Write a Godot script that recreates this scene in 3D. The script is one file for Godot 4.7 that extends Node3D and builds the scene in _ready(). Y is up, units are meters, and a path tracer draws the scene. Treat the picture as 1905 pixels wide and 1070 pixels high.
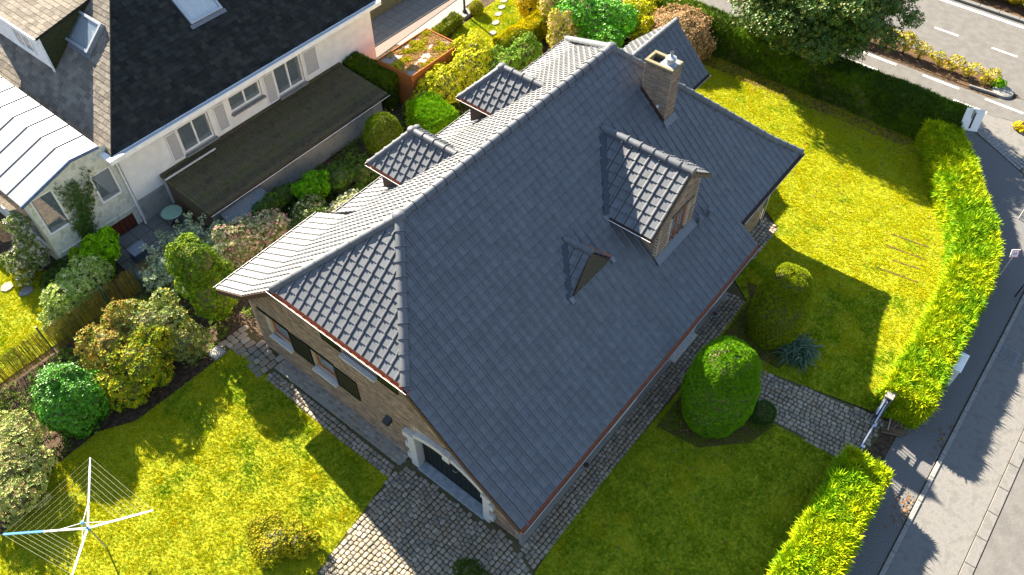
extends Node3D

# ---------------------------------------------------------------- measured camera and sun
const CAM_POS := Vector3(-6.9196, 22.8218, 5.3839)
const CAM_R := Vector3(0.62732, -0.00116, 0.77876)
const CAM_U := Vector3(0.59950, 0.63899, -0.48197)
const CAM_F := Vector3(0.49706, -0.76922, -0.40155)
const SUN_DIR := Vector3(-0.4066, -1.0, 1.54)

# main house roof
const YR := 7.96
const ZR := -6.15
const ZK := -1.606
const YK := 3.92
const YE := 2.635
const ZE := 0.174
const T1 := 0.889
const X0 := 0.47      # gable end wall
const ZF := -0.37     # front wall

var rng := RandomNumberGenerator.new()
const LEAF_TONE := 1.55
var M := {}
var tex_cache := {}

func rnd(a: float, b: float) -> float:
	return rng.randf_range(a, b)

# ---------------------------------------------------------------- materials
func lin(c: Color) -> Color:
	return c.linear_to_srgb()

func mat(c: Color, rough := 0.8, metal := 0.0, spec := 0.5) -> StandardMaterial3D:
	var m := StandardMaterial3D.new()
	m.albedo_color = lin(c)
	m.roughness = rough
	m.metallic = metal
	m.metallic_specular = spec
	return m

# a seamless mottled colour texture between several linear colours
func mottle(cols: Array, freq: float, octaves := 4, sd := 1, size := 256, contrast := 1.6) -> ImageTexture:
	var n := FastNoiseLite.new()
	n.seed = sd
	n.frequency = freq
	n.fractal_octaves = octaves
	n.noise_type = FastNoiseLite.TYPE_SIMPLEX_SMOOTH
	var src := n.get_seamless_image(size, size)
	var fine := FastNoiseLite.new()
	fine.seed = sd + 77
	fine.frequency = 0.35
	var f2 := fine.get_seamless_image(size, size)
	var im := Image.create(size, size, false, Image.FORMAT_RGB8)
	for y in size:
		for x in size:
			var v: float = clampf((src.get_pixel(x, y).r - 0.5) * contrast + 0.5 + (f2.get_pixel(x, y).r - 0.5) * 0.35, 0.0, 0.999)
			var k := v * (cols.size() - 1)
			var i := int(k)
			var c: Color = cols[i].lerp(cols[i + 1], k - i)
			im.set_pixel(x, y, lin(c))
	return ImageTexture.create_from_image(im)

func bump(freq: float, sd := 5, size := 256, strength := 4.0) -> ImageTexture:
	var key := "b%f_%d_%f" % [freq, sd, strength]
	if tex_cache.has(key):
		return tex_cache[key]
	var n := FastNoiseLite.new()
	n.seed = sd
	n.frequency = freq
	n.fractal_octaves = 4
	var im := n.get_seamless_image(size, size)
	im.convert(Image.FORMAT_RGBA8)
	im.bump_map_to_normal_map(strength)
	var t := ImageTexture.create_from_image(im)
	tex_cache[key] = t
	return t

# mottled world-mapped material: metres per texture repeat
func surf(cols: Array, metres: float, rough := 0.9, freq := 0.02, bumpy := 0.0, sd := 1, spec := 0.3) -> StandardMaterial3D:
	var m := StandardMaterial3D.new()
	m.albedo_texture = mottle(cols, freq, 4, sd)
	m.uv1_triplanar = true
	m.uv1_world_triplanar = true
	m.uv1_scale = Vector3.ONE / metres
	m.roughness = rough
	m.metallic_specular = spec
	if bumpy > 0.0:
		m.normal_enabled = true
		m.normal_texture = bump(0.08, sd + 3)
		m.normal_scale = bumpy
	return m

func leafmat(rough := 0.6, back := 0.4, spec := 0.2) -> StandardMaterial3D:
	var m := StandardMaterial3D.new()
	m.vertex_color_use_as_albedo = true
	m.roughness = rough
	m.metallic_specular = spec
	m.cull_mode = BaseMaterial3D.CULL_DISABLED
	if back > 0.0:
		m.backlight_enabled = true
		m.backlight = Color(back, back, back * 0.5)
	return m

# ---------------------------------------------------------------- mesh building
class MB:
	var v := PackedVector3Array()
	var n := PackedVector3Array()
	func tri(a: Vector3, b: Vector3, c: Vector3) -> void:   # counter-clockwise from outside
		var nn := (b - a).cross(c - a)
		if nn.length_squared() < 1e-14:
			return
		nn = nn.normalized()
		v.append(a); v.append(c); v.append(b)
		n.append(nn); n.append(nn); n.append(nn)
	func quad(a: Vector3, b: Vector3, c: Vector3, d: Vector3) -> void:
		tri(a, b, c)
		tri(a, c, d)
	func poly(p: Array) -> void:                                # convex
		for i in range(1, p.size() - 1):
			tri(p[0], p[i], p[i + 1])
	func smooth(a: Vector3, b: Vector3, c: Vector3, na: Vector3, nb: Vector3, nc: Vector3) -> void:
		v.append(a); v.append(c); v.append(b)
		n.append(na); n.append(nc); n.append(nb)
	func box(c: Vector3, s: Vector3, bs := Basis()) -> void:
		bevel(c, s, 0.0, bs)
	func bevel(c: Vector3, s: Vector3, e: float, bs := Basis()) -> void:
		var h := s * 0.5
		if e <= 0.0:
			var p := []
			for i in 8:
				p.append(c + bs * Vector3(h.x * (1 if i & 1 else -1), h.y * (1 if i & 2 else -1), h.z * (1 if i & 4 else -1)))
			quad(p[0], p[2], p[3], p[1]); quad(p[4], p[5], p[7], p[6])
			quad(p[0], p[4], p[6], p[2]); quad(p[1], p[3], p[7], p[5])
			quad(p[2], p[6], p[7], p[3]); quad(p[0], p[1], p[5], p[4])
			return
		# chamfered top edges (top = +y), plain sides
		var q := []
		var lv := [[-h.y, 0.0], [h.y - e, 0.0], [h.y, e]]
		for l in lv:
			var hx: float = h.x - l[1]
			var hz: float = h.z - l[1]
			q.append([c + bs * Vector3(-hx, l[0], -hz), c + bs * Vector3(-hx, l[0], hz), c + bs * Vector3(hx, l[0], hz), c + bs * Vector3(hx, l[0], -hz)])
		for k in 2:
			for i in 4:
				var j := (i + 1) % 4
				quad(q[k][i], q[k][j], q[k + 1][j], q[k + 1][i])
		quad(q[2][0], q[2][1], q[2][2], q[2][3])
		quad(q[0][3], q[0][2], q[0][1], q[0][0])
	func prism(base: Array, off: Vector3) -> void:             # convex polygon swept by off
		var top := []
		for p in base: top.append(p + off)
		var nb: Vector3 = (base[1] - base[0]).cross(base[2] - base[0])
		var flip := nb.dot(off) < 0.0
		var b2 := base.duplicate()
		if flip:
			b2.reverse(); top.reverse()
		poly(top)
		var rb := b2.duplicate(); rb.reverse()
		poly(rb)
		for i in b2.size():
			var j := (i + 1) % b2.size()
			quad(b2[i], b2[j], top[j], top[i])
	func tube(path: Array, r: float, seg := 8, r2 := -1.0, cap := true) -> void:
		if r2 < 0.0: r2 = r
		var rings := []
		var norms := []
		for k in path.size():
			var d: Vector3
			if k == 0: d = path[1] - path[0]
			elif k == path.size() - 1: d = path[k] - path[k - 1]
			else: d = (path[k + 1] - path[k]).normalized() + (path[k] - path[k - 1]).normalized()
			d = d.normalized()
			var ax := Vector3.UP if absf(d.y) < 0.9 else Vector3.RIGHT
			var e1 := d.cross(ax).normalized()
			var e2 := d.cross(e1).normalized()
			var rr := lerpf(r, r2, float(k) / (path.size() - 1))
			var ring := []
			var nr := []
			for i in seg:
				var a := TAU * i / seg
				var o := e1 * cos(a) + e2 * sin(a)
				ring.append(path[k] + o * rr); nr.append(o)
			rings.append(ring); norms.append(nr)
		for k in path.size() - 1:
			for i in seg:
				var j := (i + 1) % seg
				smooth(rings[k][i], rings[k][j], rings[k + 1][j], norms[k][i], norms[k][j], norms[k + 1][j])
				smooth(rings[k][i], rings[k + 1][j], rings[k + 1][i], norms[k][i], norms[k + 1][j], norms[k + 1][i])
		if cap:
			var c0 := rings[0].duplicate() as Array
			c0.reverse()
			poly(c0); poly(rings[-1])
	func lathe(c: Vector3, prof: Array, seg := 24) -> void:     # prof: Vector2(radius, height)
		for k in prof.size() - 1:
			var p: Vector2 = prof[k]
			var q: Vector2 = prof[k + 1]
			var sl := Vector2(q.y - p.y, p.x - q.x).normalized()
			for i in seg:
				var a := TAU * i / seg
				var b := TAU * (i + 1) / seg
				var na := Vector3(cos(a) * sl.x, sl.y, -sin(a) * sl.x)
				var nb := Vector3(cos(b) * sl.x, sl.y, -sin(b) * sl.x)
				var A := c + Vector3(cos(a) * p.x, p.y, -sin(a) * p.x)
				var B := c + Vector3(cos(b) * p.x, p.y, -sin(b) * p.x)
				var C := c + Vector3(cos(b) * q.x, q.y, -sin(b) * q.x)
				var D := c + Vector3(cos(a) * q.x, q.y, -sin(a) * q.x)
				if p.x > 0.0005: smooth(A, B, C, na, nb, nb)
				if q.x > 0.0005: smooth(A, C, D, na, nb, na)
	func add(o: MB) -> void:
		v.append_array(o.v)
		n.append_array(o.n)
	func mesh() -> ArrayMesh:
		var am := ArrayMesh.new()
		if v.is_empty():
			return am
		var arr := []
		arr.resize(Mesh.ARRAY_MAX)
		arr[Mesh.ARRAY_VERTEX] = v
		arr[Mesh.ARRAY_NORMAL] = n
		am.add_surface_from_arrays(Mesh.PRIMITIVE_TRIANGLES, arr)
		return am

# ---------------------------------------------------------------- scene objects
func thing(called: String, label: String, category: String, at := Vector3.ZERO, group := "") -> Node3D:
	var o := Node3D.new()
	o.name = called
	add_child(o, true)
	o.position = at
	tag(o, label, category, group)
	return o

func tag(o: Node, label: String, category: String, group := "") -> void:
	o.set_meta("label", label)
	o.set_meta("category", category)
	if group != "":
		o.set_meta("group", group)

func part(parent: Node, called: String, m: Variant, material: Material, t := Transform3D()) -> MeshInstance3D:
	var o := MeshInstance3D.new()
	o.name = called
	o.mesh = m.mesh() if m is MB else m
	o.material_override = material
	parent.add_child(o, true)
	o.transform = t
	return o

func struct(called: String, m: Variant, material: Material, parent: Node = self) -> MeshInstance3D:
	var o := part(parent, called, m, material)
	if parent == self:
		o.set_meta("kind", "structure")
	return o

func bpart(parent: Node, called: String, c: Vector3, s: Vector3, material: Material, e := 0.0, bs := Basis()) -> MeshInstance3D:
	var mb := MB.new()
	mb.bevel(c, s, e, bs)
	return part(parent, called, mb, material)

func multi(parent: Node, called: String, m: Mesh, material: Material, xf: Array, cols: Array, stuff := false) -> MultiMeshInstance3D:
	var mm := MultiMesh.new()
	mm.transform_format = MultiMesh.TRANSFORM_3D
	mm.use_colors = not cols.is_empty()
	mm.mesh = m
	mm.instance_count = xf.size()
	for i in xf.size():
		mm.set_instance_transform(i, xf[i])
		if mm.use_colors:
			mm.set_instance_color(i, cols[i])
	var o := MultiMeshInstance3D.new()
	o.name = called
	o.multimesh = mm
	o.material_override = material
	parent.add_child(o, true)
	if stuff:
		o.set_meta("kind", "stuff")
	return o

func flat_poly(pts: Array, y: float) -> MB:       # pts: Vector2(x,z), any simple polygon
	var mb := MB.new()
	var pk := PackedVector2Array(pts)
	var ids := Geometry2D.triangulate_polygon(pk)
	for i in range(0, ids.size(), 3):
		var a := Vector3(pk[ids[i]].x, y, pk[ids[i]].y)
		var b := Vector3(pk[ids[i + 1]].x, y, pk[ids[i + 1]].y)
		var c := Vector3(pk[ids[i + 2]].x, y, pk[ids[i + 2]].y)
		if (b - a).cross(c - a).y < 0.0:
			mb.tri(a, c, b)
		else:
			mb.tri(a, b, c)
	return mb

# ---------------------------------------------------------------- roof tiles
# template: list of triangles in (u, v, h) for a cell tw x th
func tile_template(tw: float, th: float, roll: float, lip: float) -> PackedVector3Array:
	var t := PackedVector3Array()
	var prof: Array
	if roll > 0.0:
		prof = [Vector2(0.035, -0.016), Vector2(0.045, 0.0), Vector2(0.74, 0.0), Vector2(0.81, roll * 0.9), Vector2(0.88, roll), Vector2(0.965, roll * 0.8), Vector2(0.985, -0.016)]
	else:
		prof = [Vector2(0.004, 0.0), Vector2(0.992, 0.0)]
	var top_h := 0.002
	for i in prof.size() - 1:
		var a: Vector2 = prof[i]
		var b: Vector2 = prof[i + 1]
		var A := Vector3(a.x * tw, 0.0, lip + a.y)
		var B := Vector3(b.x * tw, 0.0, lip + b.y)
		var C := Vector3(b.x * tw, th * 1.05, top_h + b.y)
		var D := Vector3(a.x * tw, th * 1.05, top_h + a.y)
		t.append_array([A, B, C, A, C, D])
		var A0 := Vector3(a.x * tw, 0.004, -0.012)
		var B0 := Vector3(b.x * tw, 0.004, -0.012)
		t.append_array([A0, B0, B, A0, B, A])
	if roll <= 0.0:
		for s in [0.004, 0.992]:
			var E0 := Vector3(s * tw, 0.0, -0.01)
			var E1 := Vector3(s * tw, th * 1.05, -0.01)
			var E2 := Vector3(s * tw, th * 1.05, top_h)
			var E3 := Vector3(s * tw, 0.0, lip)
			if s > 0.5: t.append_array([E0, E1, E2, E0, E2, E3])
			else: t.append_array([E0, E2, E1, E0, E3, E2])
	return t

func clip_tri(p: Array, a: Vector2, b: Vector2) -> Array:   # keep left of a->b
	var out := []
	var e := b - a
	for i in p.size():
		var P: Vector3 = p[i]
		var Q: Vector3 = p[(i + 1) % p.size()]
		var dp := e.x * (P.y - a.y) - e.y * (P.x - a.x)
		var dq := e.x * (Q.y - a.y) - e.y * (Q.x - a.x)
		if dp >= 0.0: out.append(P)
		if (dp > 0.0 and dq < 0.0) or (dp < 0.0 and dq > 0.0):
			out.append(P.lerp(Q, dp / (dp - dq)))
	return out

# pts: convex 3D polygon, pts[0]->pts[1] along the eave. Returns [[MB, centre, xform or null]]
func tile_face(pts: Array, tw: float, th: float, tmpl: PackedVector3Array, org: Vector3, bond := 0.0, lift := 0.012) -> Array:
	var u: Vector3 = (pts[1] - pts[0]).normalized()
	var nn: Vector3 = (pts[1] - pts[0]).cross(pts[2] - pts[0]).normalized()
	if nn.y < 0.0: nn = -nn
	var vv := nn.cross(u)
	if vv.y < 0.0:
		u = -u
		vv = -vv
	var poly := []
	for p in pts:
		poly.append(Vector2((p - org).dot(u), (p - org).dot(vv)))
	var area := 0.0
	for i in poly.size():
		area += poly[i].cross(poly[(i + 1) % poly.size()])
	if area < 0.0: poly.reverse()
	var lo: Vector2 = poly[0]
	var hi: Vector2 = poly[0]
	for p in poly:
		lo = lo.min(p); hi = hi.max(p)
	var bs := Basis(u, vv, nn)
	var res := []
	for j in range(floori(lo.y / th + 0.001), ceili(hi.y / th - 0.001)):
		var sh := bond * tw * (j & 1)
		for i in range(floori((lo.x - sh) / tw + 0.001), ceili((hi.x - sh) / tw - 0.001)):
			var o := Vector2(i * tw + sh, j * th)
			var inside := true
			var anyin := false
			for c in [o, o + Vector2(tw, 0), o + Vector2(tw, th), o + Vector2(0, th)]:
				for k in poly.size():
					var a: Vector2 = poly[k]
					var e: Vector2 = poly[(k + 1) % poly.size()] - a
					if e.cross(c - a) < -0.012: inside = false
			var jit := rnd(-0.002, 0.003)
			var o3 := org + bs * Vector3(o.x, o.y, lift + jit)
			var cen := org + bs * Vector3(o.x + tw * 0.5, o.y + th * 0.5, 0)
			if inside:
				res.append([null, cen, Transform3D(bs, o3)])
				continue
			var mb := MB.new()
			for k in range(0, tmpl.size(), 3):
				var p := [tmpl[k] + Vector3(o.x, o.y, 0), tmpl[k + 1] + Vector3(o.x, o.y, 0), tmpl[k + 2] + Vector3(o.x, o.y, 0)]
				for q in poly.size():
					p = clip_tri(p, poly[q], poly[(q + 1) % poly.size()])
					if p.size() < 3: break
				if p.size() < 3: continue
				var w := []
				for x in p: w.append(org + bs * (x + Vector3(0, 0, lift + jit)))
				mb.poly(w)
			if mb.v.size() > 0:
				res.append([mb, cen, null])
	return res

func tmpl_mesh(tmpl: PackedVector3Array) -> MB:
	var mb := MB.new()
	for k in range(0, tmpl.size(), 3):
		mb.tri(tmpl[k], tmpl[k + 1], tmpl[k + 2])
	return mb

func bake(mb: MB, src: MB, t: Transform3D) -> void:
	mb.v.append_array(t * src.v)
	for x in src.n: mb.n.append(t.basis * x)

# put tiles under a parent: the first `singles` nearest the camera as parts, the rest as one stuff part
func lay(parent: Node, called: String, tiles: Array, tm: MB, mats: Array, singles: int, rest_name := "") -> void:
	tiles.sort_custom(func(a, b): return a[1].distance_squared_to(CAM_POS) < b[1].distance_squared_to(CAM_POS))
	var shared := tm.mesh()
	var rest := []
	for m in mats: rest.append(MB.new())
	for i in tiles.size():
		var t: Array = tiles[i]
		var k := rng.randi() % mats.size()
		if i < singles:
			if t[0] == null:
				part(parent, called, shared, mats[k], t[2])
			else:
				part(parent, called, t[0], mats[k])
		else:
			if t[0] == null: bake(rest[k], tm, t[2])
			else: rest[k].add(t[0])
	var am := ArrayMesh.new()
	for k in mats.size():
		if rest[k].v.is_empty(): continue
		var arr := []
		arr.resize(Mesh.ARRAY_MAX)
		arr[Mesh.ARRAY_VERTEX] = rest[k].v
		arr[Mesh.ARRAY_NORMAL] = rest[k].n
		am.add_surface_from_arrays(Mesh.PRIMITIVE_TRIANGLES, arr)
		am.surface_set_material(am.get_surface_count() - 1, mats[k])
	if am.get_surface_count() > 0:
		var o := MeshInstance3D.new()
		o.name = rest_name if rest_name != "" else called + "s"
		o.mesh = am
		parent.add_child(o, true)
		o.set_meta("kind", "stuff")

func deck(parent: Node, called: String, pts: Array, material: Material, thick := 0.12) -> void:
	var mb := MB.new()
	mb.prism(pts, Vector3(0, -thick, 0))
	part(parent, called, mb, material)

# a run of ridge caps from a to b (a low/start, b end), overlapping, each a part
func ridge(parent: Node, a: Vector3, b: Vector3, r: float, step: float, mats: Array, up := Vector3.UP, lift := 0.0) -> void:
	var d := (b - a)
	var n := maxi(1, roundi(d.length() / step))
	var L := d.length() / n
	var x := d.normalized()
	var z := x.cross(up).normalized()
	var y := z.cross(x)
	var mb := MB.new()
	var seg := 8
	# half barrel with a collar at the lower end
	var secs := [[-0.02, 1.17], [0.035, 1.17], [0.05, 1.0], [L, 0.93]]
	for k in secs.size() - 1:
		for i in seg:
			var a0 := PI * (i / float(seg)) * 1.16 - 0.08 * PI
			var a1 := PI * ((i + 1) / float(seg)) * 1.16 - 0.08 * PI
			var P := func(s, an): return Vector3(s[0], sin(an) * r * s[1] * 0.92, cos(an) * r * s[1])
			var N := func(an): return Vector3(0, sin(an), cos(an))
			mb.smooth(P.call(secs[k], a1), P.call(secs[k], a0), P.call(secs[k + 1], a0), N.call(a1), N.call(a0), N.call(a0))
			mb.smooth(P.call(secs[k], a1), P.call(secs[k + 1], a0), P.call(secs[k + 1], a1), N.call(a1), N.call(a0), N.call(a1))
	var fc := []
	for i in seg + 1:
		var an := PI * (i / float(seg)) * 1.16 - 0.08 * PI
		fc.append(Vector3(-0.02, sin(an) * r * 1.17 * 0.92, cos(an) * r * 1.17))
	mb.poly(fc)
	var shared := mb.mesh()
	for i in n:
		part(parent, "ridge_tile", shared, mats[rng.randi() % mats.size()], Transform3D(Basis(x, y, z), a + x * (L * i) + y * lift))

func ball(parent: Node, called: String, c: Vector3, r: float, material: Material) -> void:
	var prof := []
	for i in 9:
		var a := PI * 0.5 * (i / 8.0)
		prof.append(Vector2(r * cos(a), r * 0.8 * sin(a)))
	prof.push_front(Vector2(r, -r * 0.6))
	var mb := MB.new()
	mb.lathe(c, prof, 16)
	part(parent, called, mb, material)

# open half-round gutter from a to b, outwards = direction away from the wall
func gutter(parent: Node, called: String, a: Vector3, b: Vector3, out: Vector3, r: float, body: Material, lip: Material) -> void:
	var mb := MB.new()
	var seg := 8
	for s in [1.0, 0.93]:
		for i in seg:
			var a0 := PI + PI * i / seg
			var a1 := PI + PI * (i + 1) / seg
			var o0: Vector3 = out * cos(a0) * r * s + Vector3.UP * sin(a0) * r * s
			var o1: Vector3 = out * cos(a1) * r * s + Vector3.UP * sin(a1) * r * s
			mb.quad(a + o0, a + o1, b + o1, b + o0)
	for e in [a, b]:
		var pl := []
		for i in seg + 1:
			var an := PI + PI * i / seg
			pl.append(e + out * cos(an) * r + Vector3.UP * sin(an) * r)
		mb.poly(pl)
	var g := part(parent, called, mb, body)
	var lb := MB.new()
	lb.tube([a + out * r, b + out * r], 0.010, 6)
	part(g, "bead", lb, lip)

func leafshape(kind: String) -> Mesh:
	var mb := MB.new()
	match kind:
		"yew":        # a sprig of narrow blades
			for i in 6:
				var a := TAU * i / 6.0 + 0.3
				var d := Vector3(cos(a) * 0.55, 0.85, sin(a) * 0.55).normalized()
				var w := Vector3(-sin(a), 0, cos(a)) * 0.11
				var base := Vector3(cos(a), 0, sin(a)) * 0.04
				mb.tri(base - w, base + w, base + d)
		"broad":      # four rounded leaves
			for i in 4:
				var a := TAU * i / 4.0
				var d := Vector3(cos(a), 0.55, sin(a)).normalized()
				var s := Vector3(-sin(a), 0, cos(a))
				var o := d * 0.12
				mb.tri(o, o + d * 0.45 - s * 0.3 + Vector3.UP * 0.06, o + d * 0.95)
				mb.tri(o, o + d * 0.95, o + d * 0.45 + s * 0.3 + Vector3.UP * 0.06)
		"grass":
			for i in 6:
				var a := TAU * i / 6.0 + (i % 3) * 0.4
				var rr := 0.25 + 0.5 * fmod(i * 0.37, 1.0)
				var o := Vector3(cos(a), 0, sin(a)) * rr
				var w := Vector3(-sin(a + 0.6), 0, cos(a + 0.6)) * 0.14
				var tip := o * 1.5 + Vector3.UP * (0.75 + 0.4 * fmod(i * 0.61, 1.0))
				mb.tri(o - w, o + w, tip)
		"blade":      # long arching blade
			var p := [Vector3(0, 0, 0), Vector3(0.0, 0.5, 0.18), Vector3(0, 0.78, 0.5), Vector3(0, 0.7, 0.9)]
			var w := [0.05, 0.06, 0.045, 0.0]
			for i in 3:
				var s0 := Vector3(w[i], 0, 0)
				var s1 := Vector3(w[i + 1], 0, 0)
				mb.quad(p[i] - s0, p[i] + s0, p[i + 1] + s1, p[i + 1] - s1)
		"flat":       # a dropped leaf
			mb.tri(Vector3(-0.5, 0.0, 0), Vector3(0, 0.08, 0.35), Vector3(0.5, 0.02, 0))
			mb.tri(Vector3(-0.5, 0.0, 0), Vector3(0.5, 0.02, 0), Vector3(0, 0.12, -0.35))
	return mb.mesh()

func orient(nrm: Vector3, wob: float) -> Basis:
	var y := (nrm + Vector3(rnd(-wob, wob), rnd(-wob, wob), rnd(-wob, wob))).normalized()
	var x := y.cross(Vector3(rnd(-1, 1), rnd(-1, 1), rnd(-1, 1))).normalized()
	return Basis(x, y, x.cross(y))

func pick(cols: Array) -> Color:
	var i := rng.randi() % cols.size()
	var c: Color = cols[i]
	var k := rnd(0.8, 1.2) * LEAF_TONE
	var l := 0.3 * c.r + 0.6 * c.g + 0.1 * c.b
	return Color(maxf(l + (c.r - l) * 1.2, 0.003) * k, maxf(l + (c.g - l) * 1.2, 0.003) * k, maxf(l + (c.b - l) * 1.2, 0.003) * k)

var lump := FastNoiseLite.new()

# foliage round a list of lumps [centre, radii]; leaves sit on the union's outside, an opaque filler core inside
func shrub(called: String, label: String, category: String, lumps: Array, count: int, leaf: String, size: float, cols: Array, group := "", tidy := 0.0, core := 0.8, up := 0.25, material: Material = null) -> Node3D:
	var base := Vector3.ZERO
	for l in lumps: base += l[0] / lumps.size()
	base.y = 0.0
	var t := thing(called, label, category, base, group)
	var xf := []
	var cc := []
	var wsum := 0.0
	var trunks := lumps.duplicate()
	if tidy < 0.4:      # break the outline into smaller boughs
		var more := []
		for l in lumps:
			for k in 9:
				var dd := Vector3(rng.randfn(), absf(rng.randfn()) * 0.9 - 0.25, rng.randfn()).normalized()
				var b := [l[0] + dd * l[1] * rnd(0.62, 0.88), l[1] * rnd(0.30, 0.48)]
				if l.size() > 2: b.append(l[2])
				if b[0].y - b[1].y * 0.5 > 0.0: more.append(b)
			l[1] *= 0.86
		lumps = lumps + more
	for l in lumps: wsum += l[1].x * l[1].y
	for li in lumps.size():
		var l: Array = lumps[li]
		var num := int(1.7 * count * l[1].x * l[1].y / wsum)
		var tint := rnd(0.85, 1.15)
		for k in num:
			var d := Vector3(rnd(-1, 1), rnd(-1, 1), rnd(-1, 1))
			while d.length_squared() > 1.0 or d.length_squared() < 0.01:
				d = Vector3(rnd(-1, 1), rnd(-1, 1), rnd(-1, 1))
			d = d.normalized()
			var wob := (lump.get_noise_3dv((l[0] + d * l[1]) * 75.0) * 0.42 + lump.get_noise_3dv((l[0] + d * l[1]) * 210.0) * 0.22) * (1.0 - tidy)
			var depth := 1.0 + wob - absf(rng.randfn(0.0, 0.10)) * (1.0 - tidy * 0.6)
			if rng.randf() < 0.05 * (1.0 - tidy): depth += rnd(0.05, 0.3)
			var p: Vector3 = l[0] + d * l[1] * depth
			if p.y < 0.03: continue
			var hid := false
			for lj in lumps.size():
				if lj != li:
					var q: Vector3 = (p - lumps[lj][0]) / lumps[lj][1]
					if q.length_squared() < 0.6: hid = true
			if hid: continue
			var nn: Vector3 = (d / l[1]).normalized() + Vector3.UP * up
			var s := size * rnd(0.42, 1.0)
			xf.append(Transform3D(orient(nn.normalized(), 0.5 * (1.0 - tidy * 0.5)).scaled(Vector3.ONE * s), p - base))
			var c := pick(l[2] if l.size() > 2 else cols)
			cc.append(Color(c.r * tint, c.g * tint, c.b * tint))
	multi(t, "foliage", leafshape(leaf), material if material else M.leaf, xf, cc, true)
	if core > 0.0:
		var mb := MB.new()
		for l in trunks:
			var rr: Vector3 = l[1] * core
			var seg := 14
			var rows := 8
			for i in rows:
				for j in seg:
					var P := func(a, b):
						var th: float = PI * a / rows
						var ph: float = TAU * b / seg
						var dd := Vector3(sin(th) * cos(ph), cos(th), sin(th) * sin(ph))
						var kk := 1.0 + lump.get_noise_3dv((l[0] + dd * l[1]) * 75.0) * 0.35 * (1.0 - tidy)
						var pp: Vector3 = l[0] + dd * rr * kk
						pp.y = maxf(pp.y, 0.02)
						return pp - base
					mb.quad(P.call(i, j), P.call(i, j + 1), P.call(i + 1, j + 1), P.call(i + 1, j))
		part(t, "core_or_branches", mb, M.core)
	var st := MB.new()
	st.tube([Vector3(0, -0.02, 0), Vector3(0.02, 0.35, 0.01)], 0.06, 7, 0.045)
	part(t, "stem", st, M.bark)
	return t

# clipped hedge along a path of Vector2(x, z)
func hedge(called: String, label: String, path: Array, width: float, height: float, dens: float, size: float, cols: Array, young: Array, group := "") -> Node3D:
	var base := Vector3(path[0].x, 0, path[0].y)
	var t := thing(called, label, "hedge", base, group)
	var xf := []
	var cc := []
	var core := MB.new()
	for i in path.size() - 1:
		var a: Vector2 = path[i]
		var b: Vector2 = path[i + 1]
		var d := (b - a)
		var L := d.length()
		d /= L
		var s := Vector2(-d.y, d.x)
		var d3 := Vector3(d.x, 0, d.y)
		var s3 := Vector3(s.x, 0, s.y)
		var hw := width * 0.5
		core.box(Vector3((a.x + b.x) * 0.5, height * 0.46, (a.y + b.y) * 0.5) - base, Vector3(L - 0.16, height * 0.92 - 0.06, width - 0.16), Basis(d3, Vector3.UP, d3.cross(Vector3.UP)))
		if i > 0:
			var jc := MB.new()
			jc.lathe(Vector3(a.x, 0.0, a.y) - base, [Vector2(width * 0.5 - 0.09, 0.02), Vector2(width * 0.5 - 0.09, height * 0.92 - 0.05), Vector2(0.0, height * 0.92 - 0.04)], 12)
			core.add(jc)
		var faces := [[L * width, 0], [L * height, 1], [L * height, -1]]
		if i == 0: faces.append([width * height, 2])
		if i == path.size() - 2: faces.append([width * height, 3])
		for f in faces:
			var num := int(f[0] * dens)
			for k in num:
				var u := rnd(0, L)
				var w := rnd(-hw, hw)
				var y := rnd(0.04, height)
				var nn := Vector3.UP
				match f[1]:
					0: y = height
					1: w = hw; nn = s3
					-1: w = -hw; nn = -s3
					2: u = 0.0; nn = -d3
					3: u = L; nn = d3
				var p2 := a + d * u + s * w
				var wob := lump.get_noise_2d(p2.x * 45.0, p2.y * 45.0 + y * 30.0) * 0.11 + lump.get_noise_2d(p2.x * 120.0, p2.y * 120.0 + y * 90.0) * 0.06
				var p := Vector3(p2.x, y, p2.y) + nn * (wob - 0.04)
				# round the shoulders
				if f[1] == 0: p.y -= 0.10 * pow(absf(w) / hw, 6.0)
				elif y > height - 0.15: p -= nn * 0.08 * pow((y - height + 0.15) / 0.15, 2.0)
				var ss := size * rnd(0.7, 1.35)
				if rng.randf() < 0.07: ss *= 1.8
				xf.append(Transform3D(orient((nn + Vector3.UP * 0.35).normalized(), 0.55).scaled(Vector3.ONE * ss), p - base))
				var new_growth: bool = lump.get_noise_3d(p2.x * 30.0 + 300.0, y * 40.0, p2.y * 30.0) > rnd(-0.25, 0.15)
				cc.append(pick(young if new_growth else cols))
	multi(t, "foliage", leafshape("yew"), M.leaf, xf, cc, true)
	part(t, "core_or_branches", core, M.core)
	return t

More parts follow.
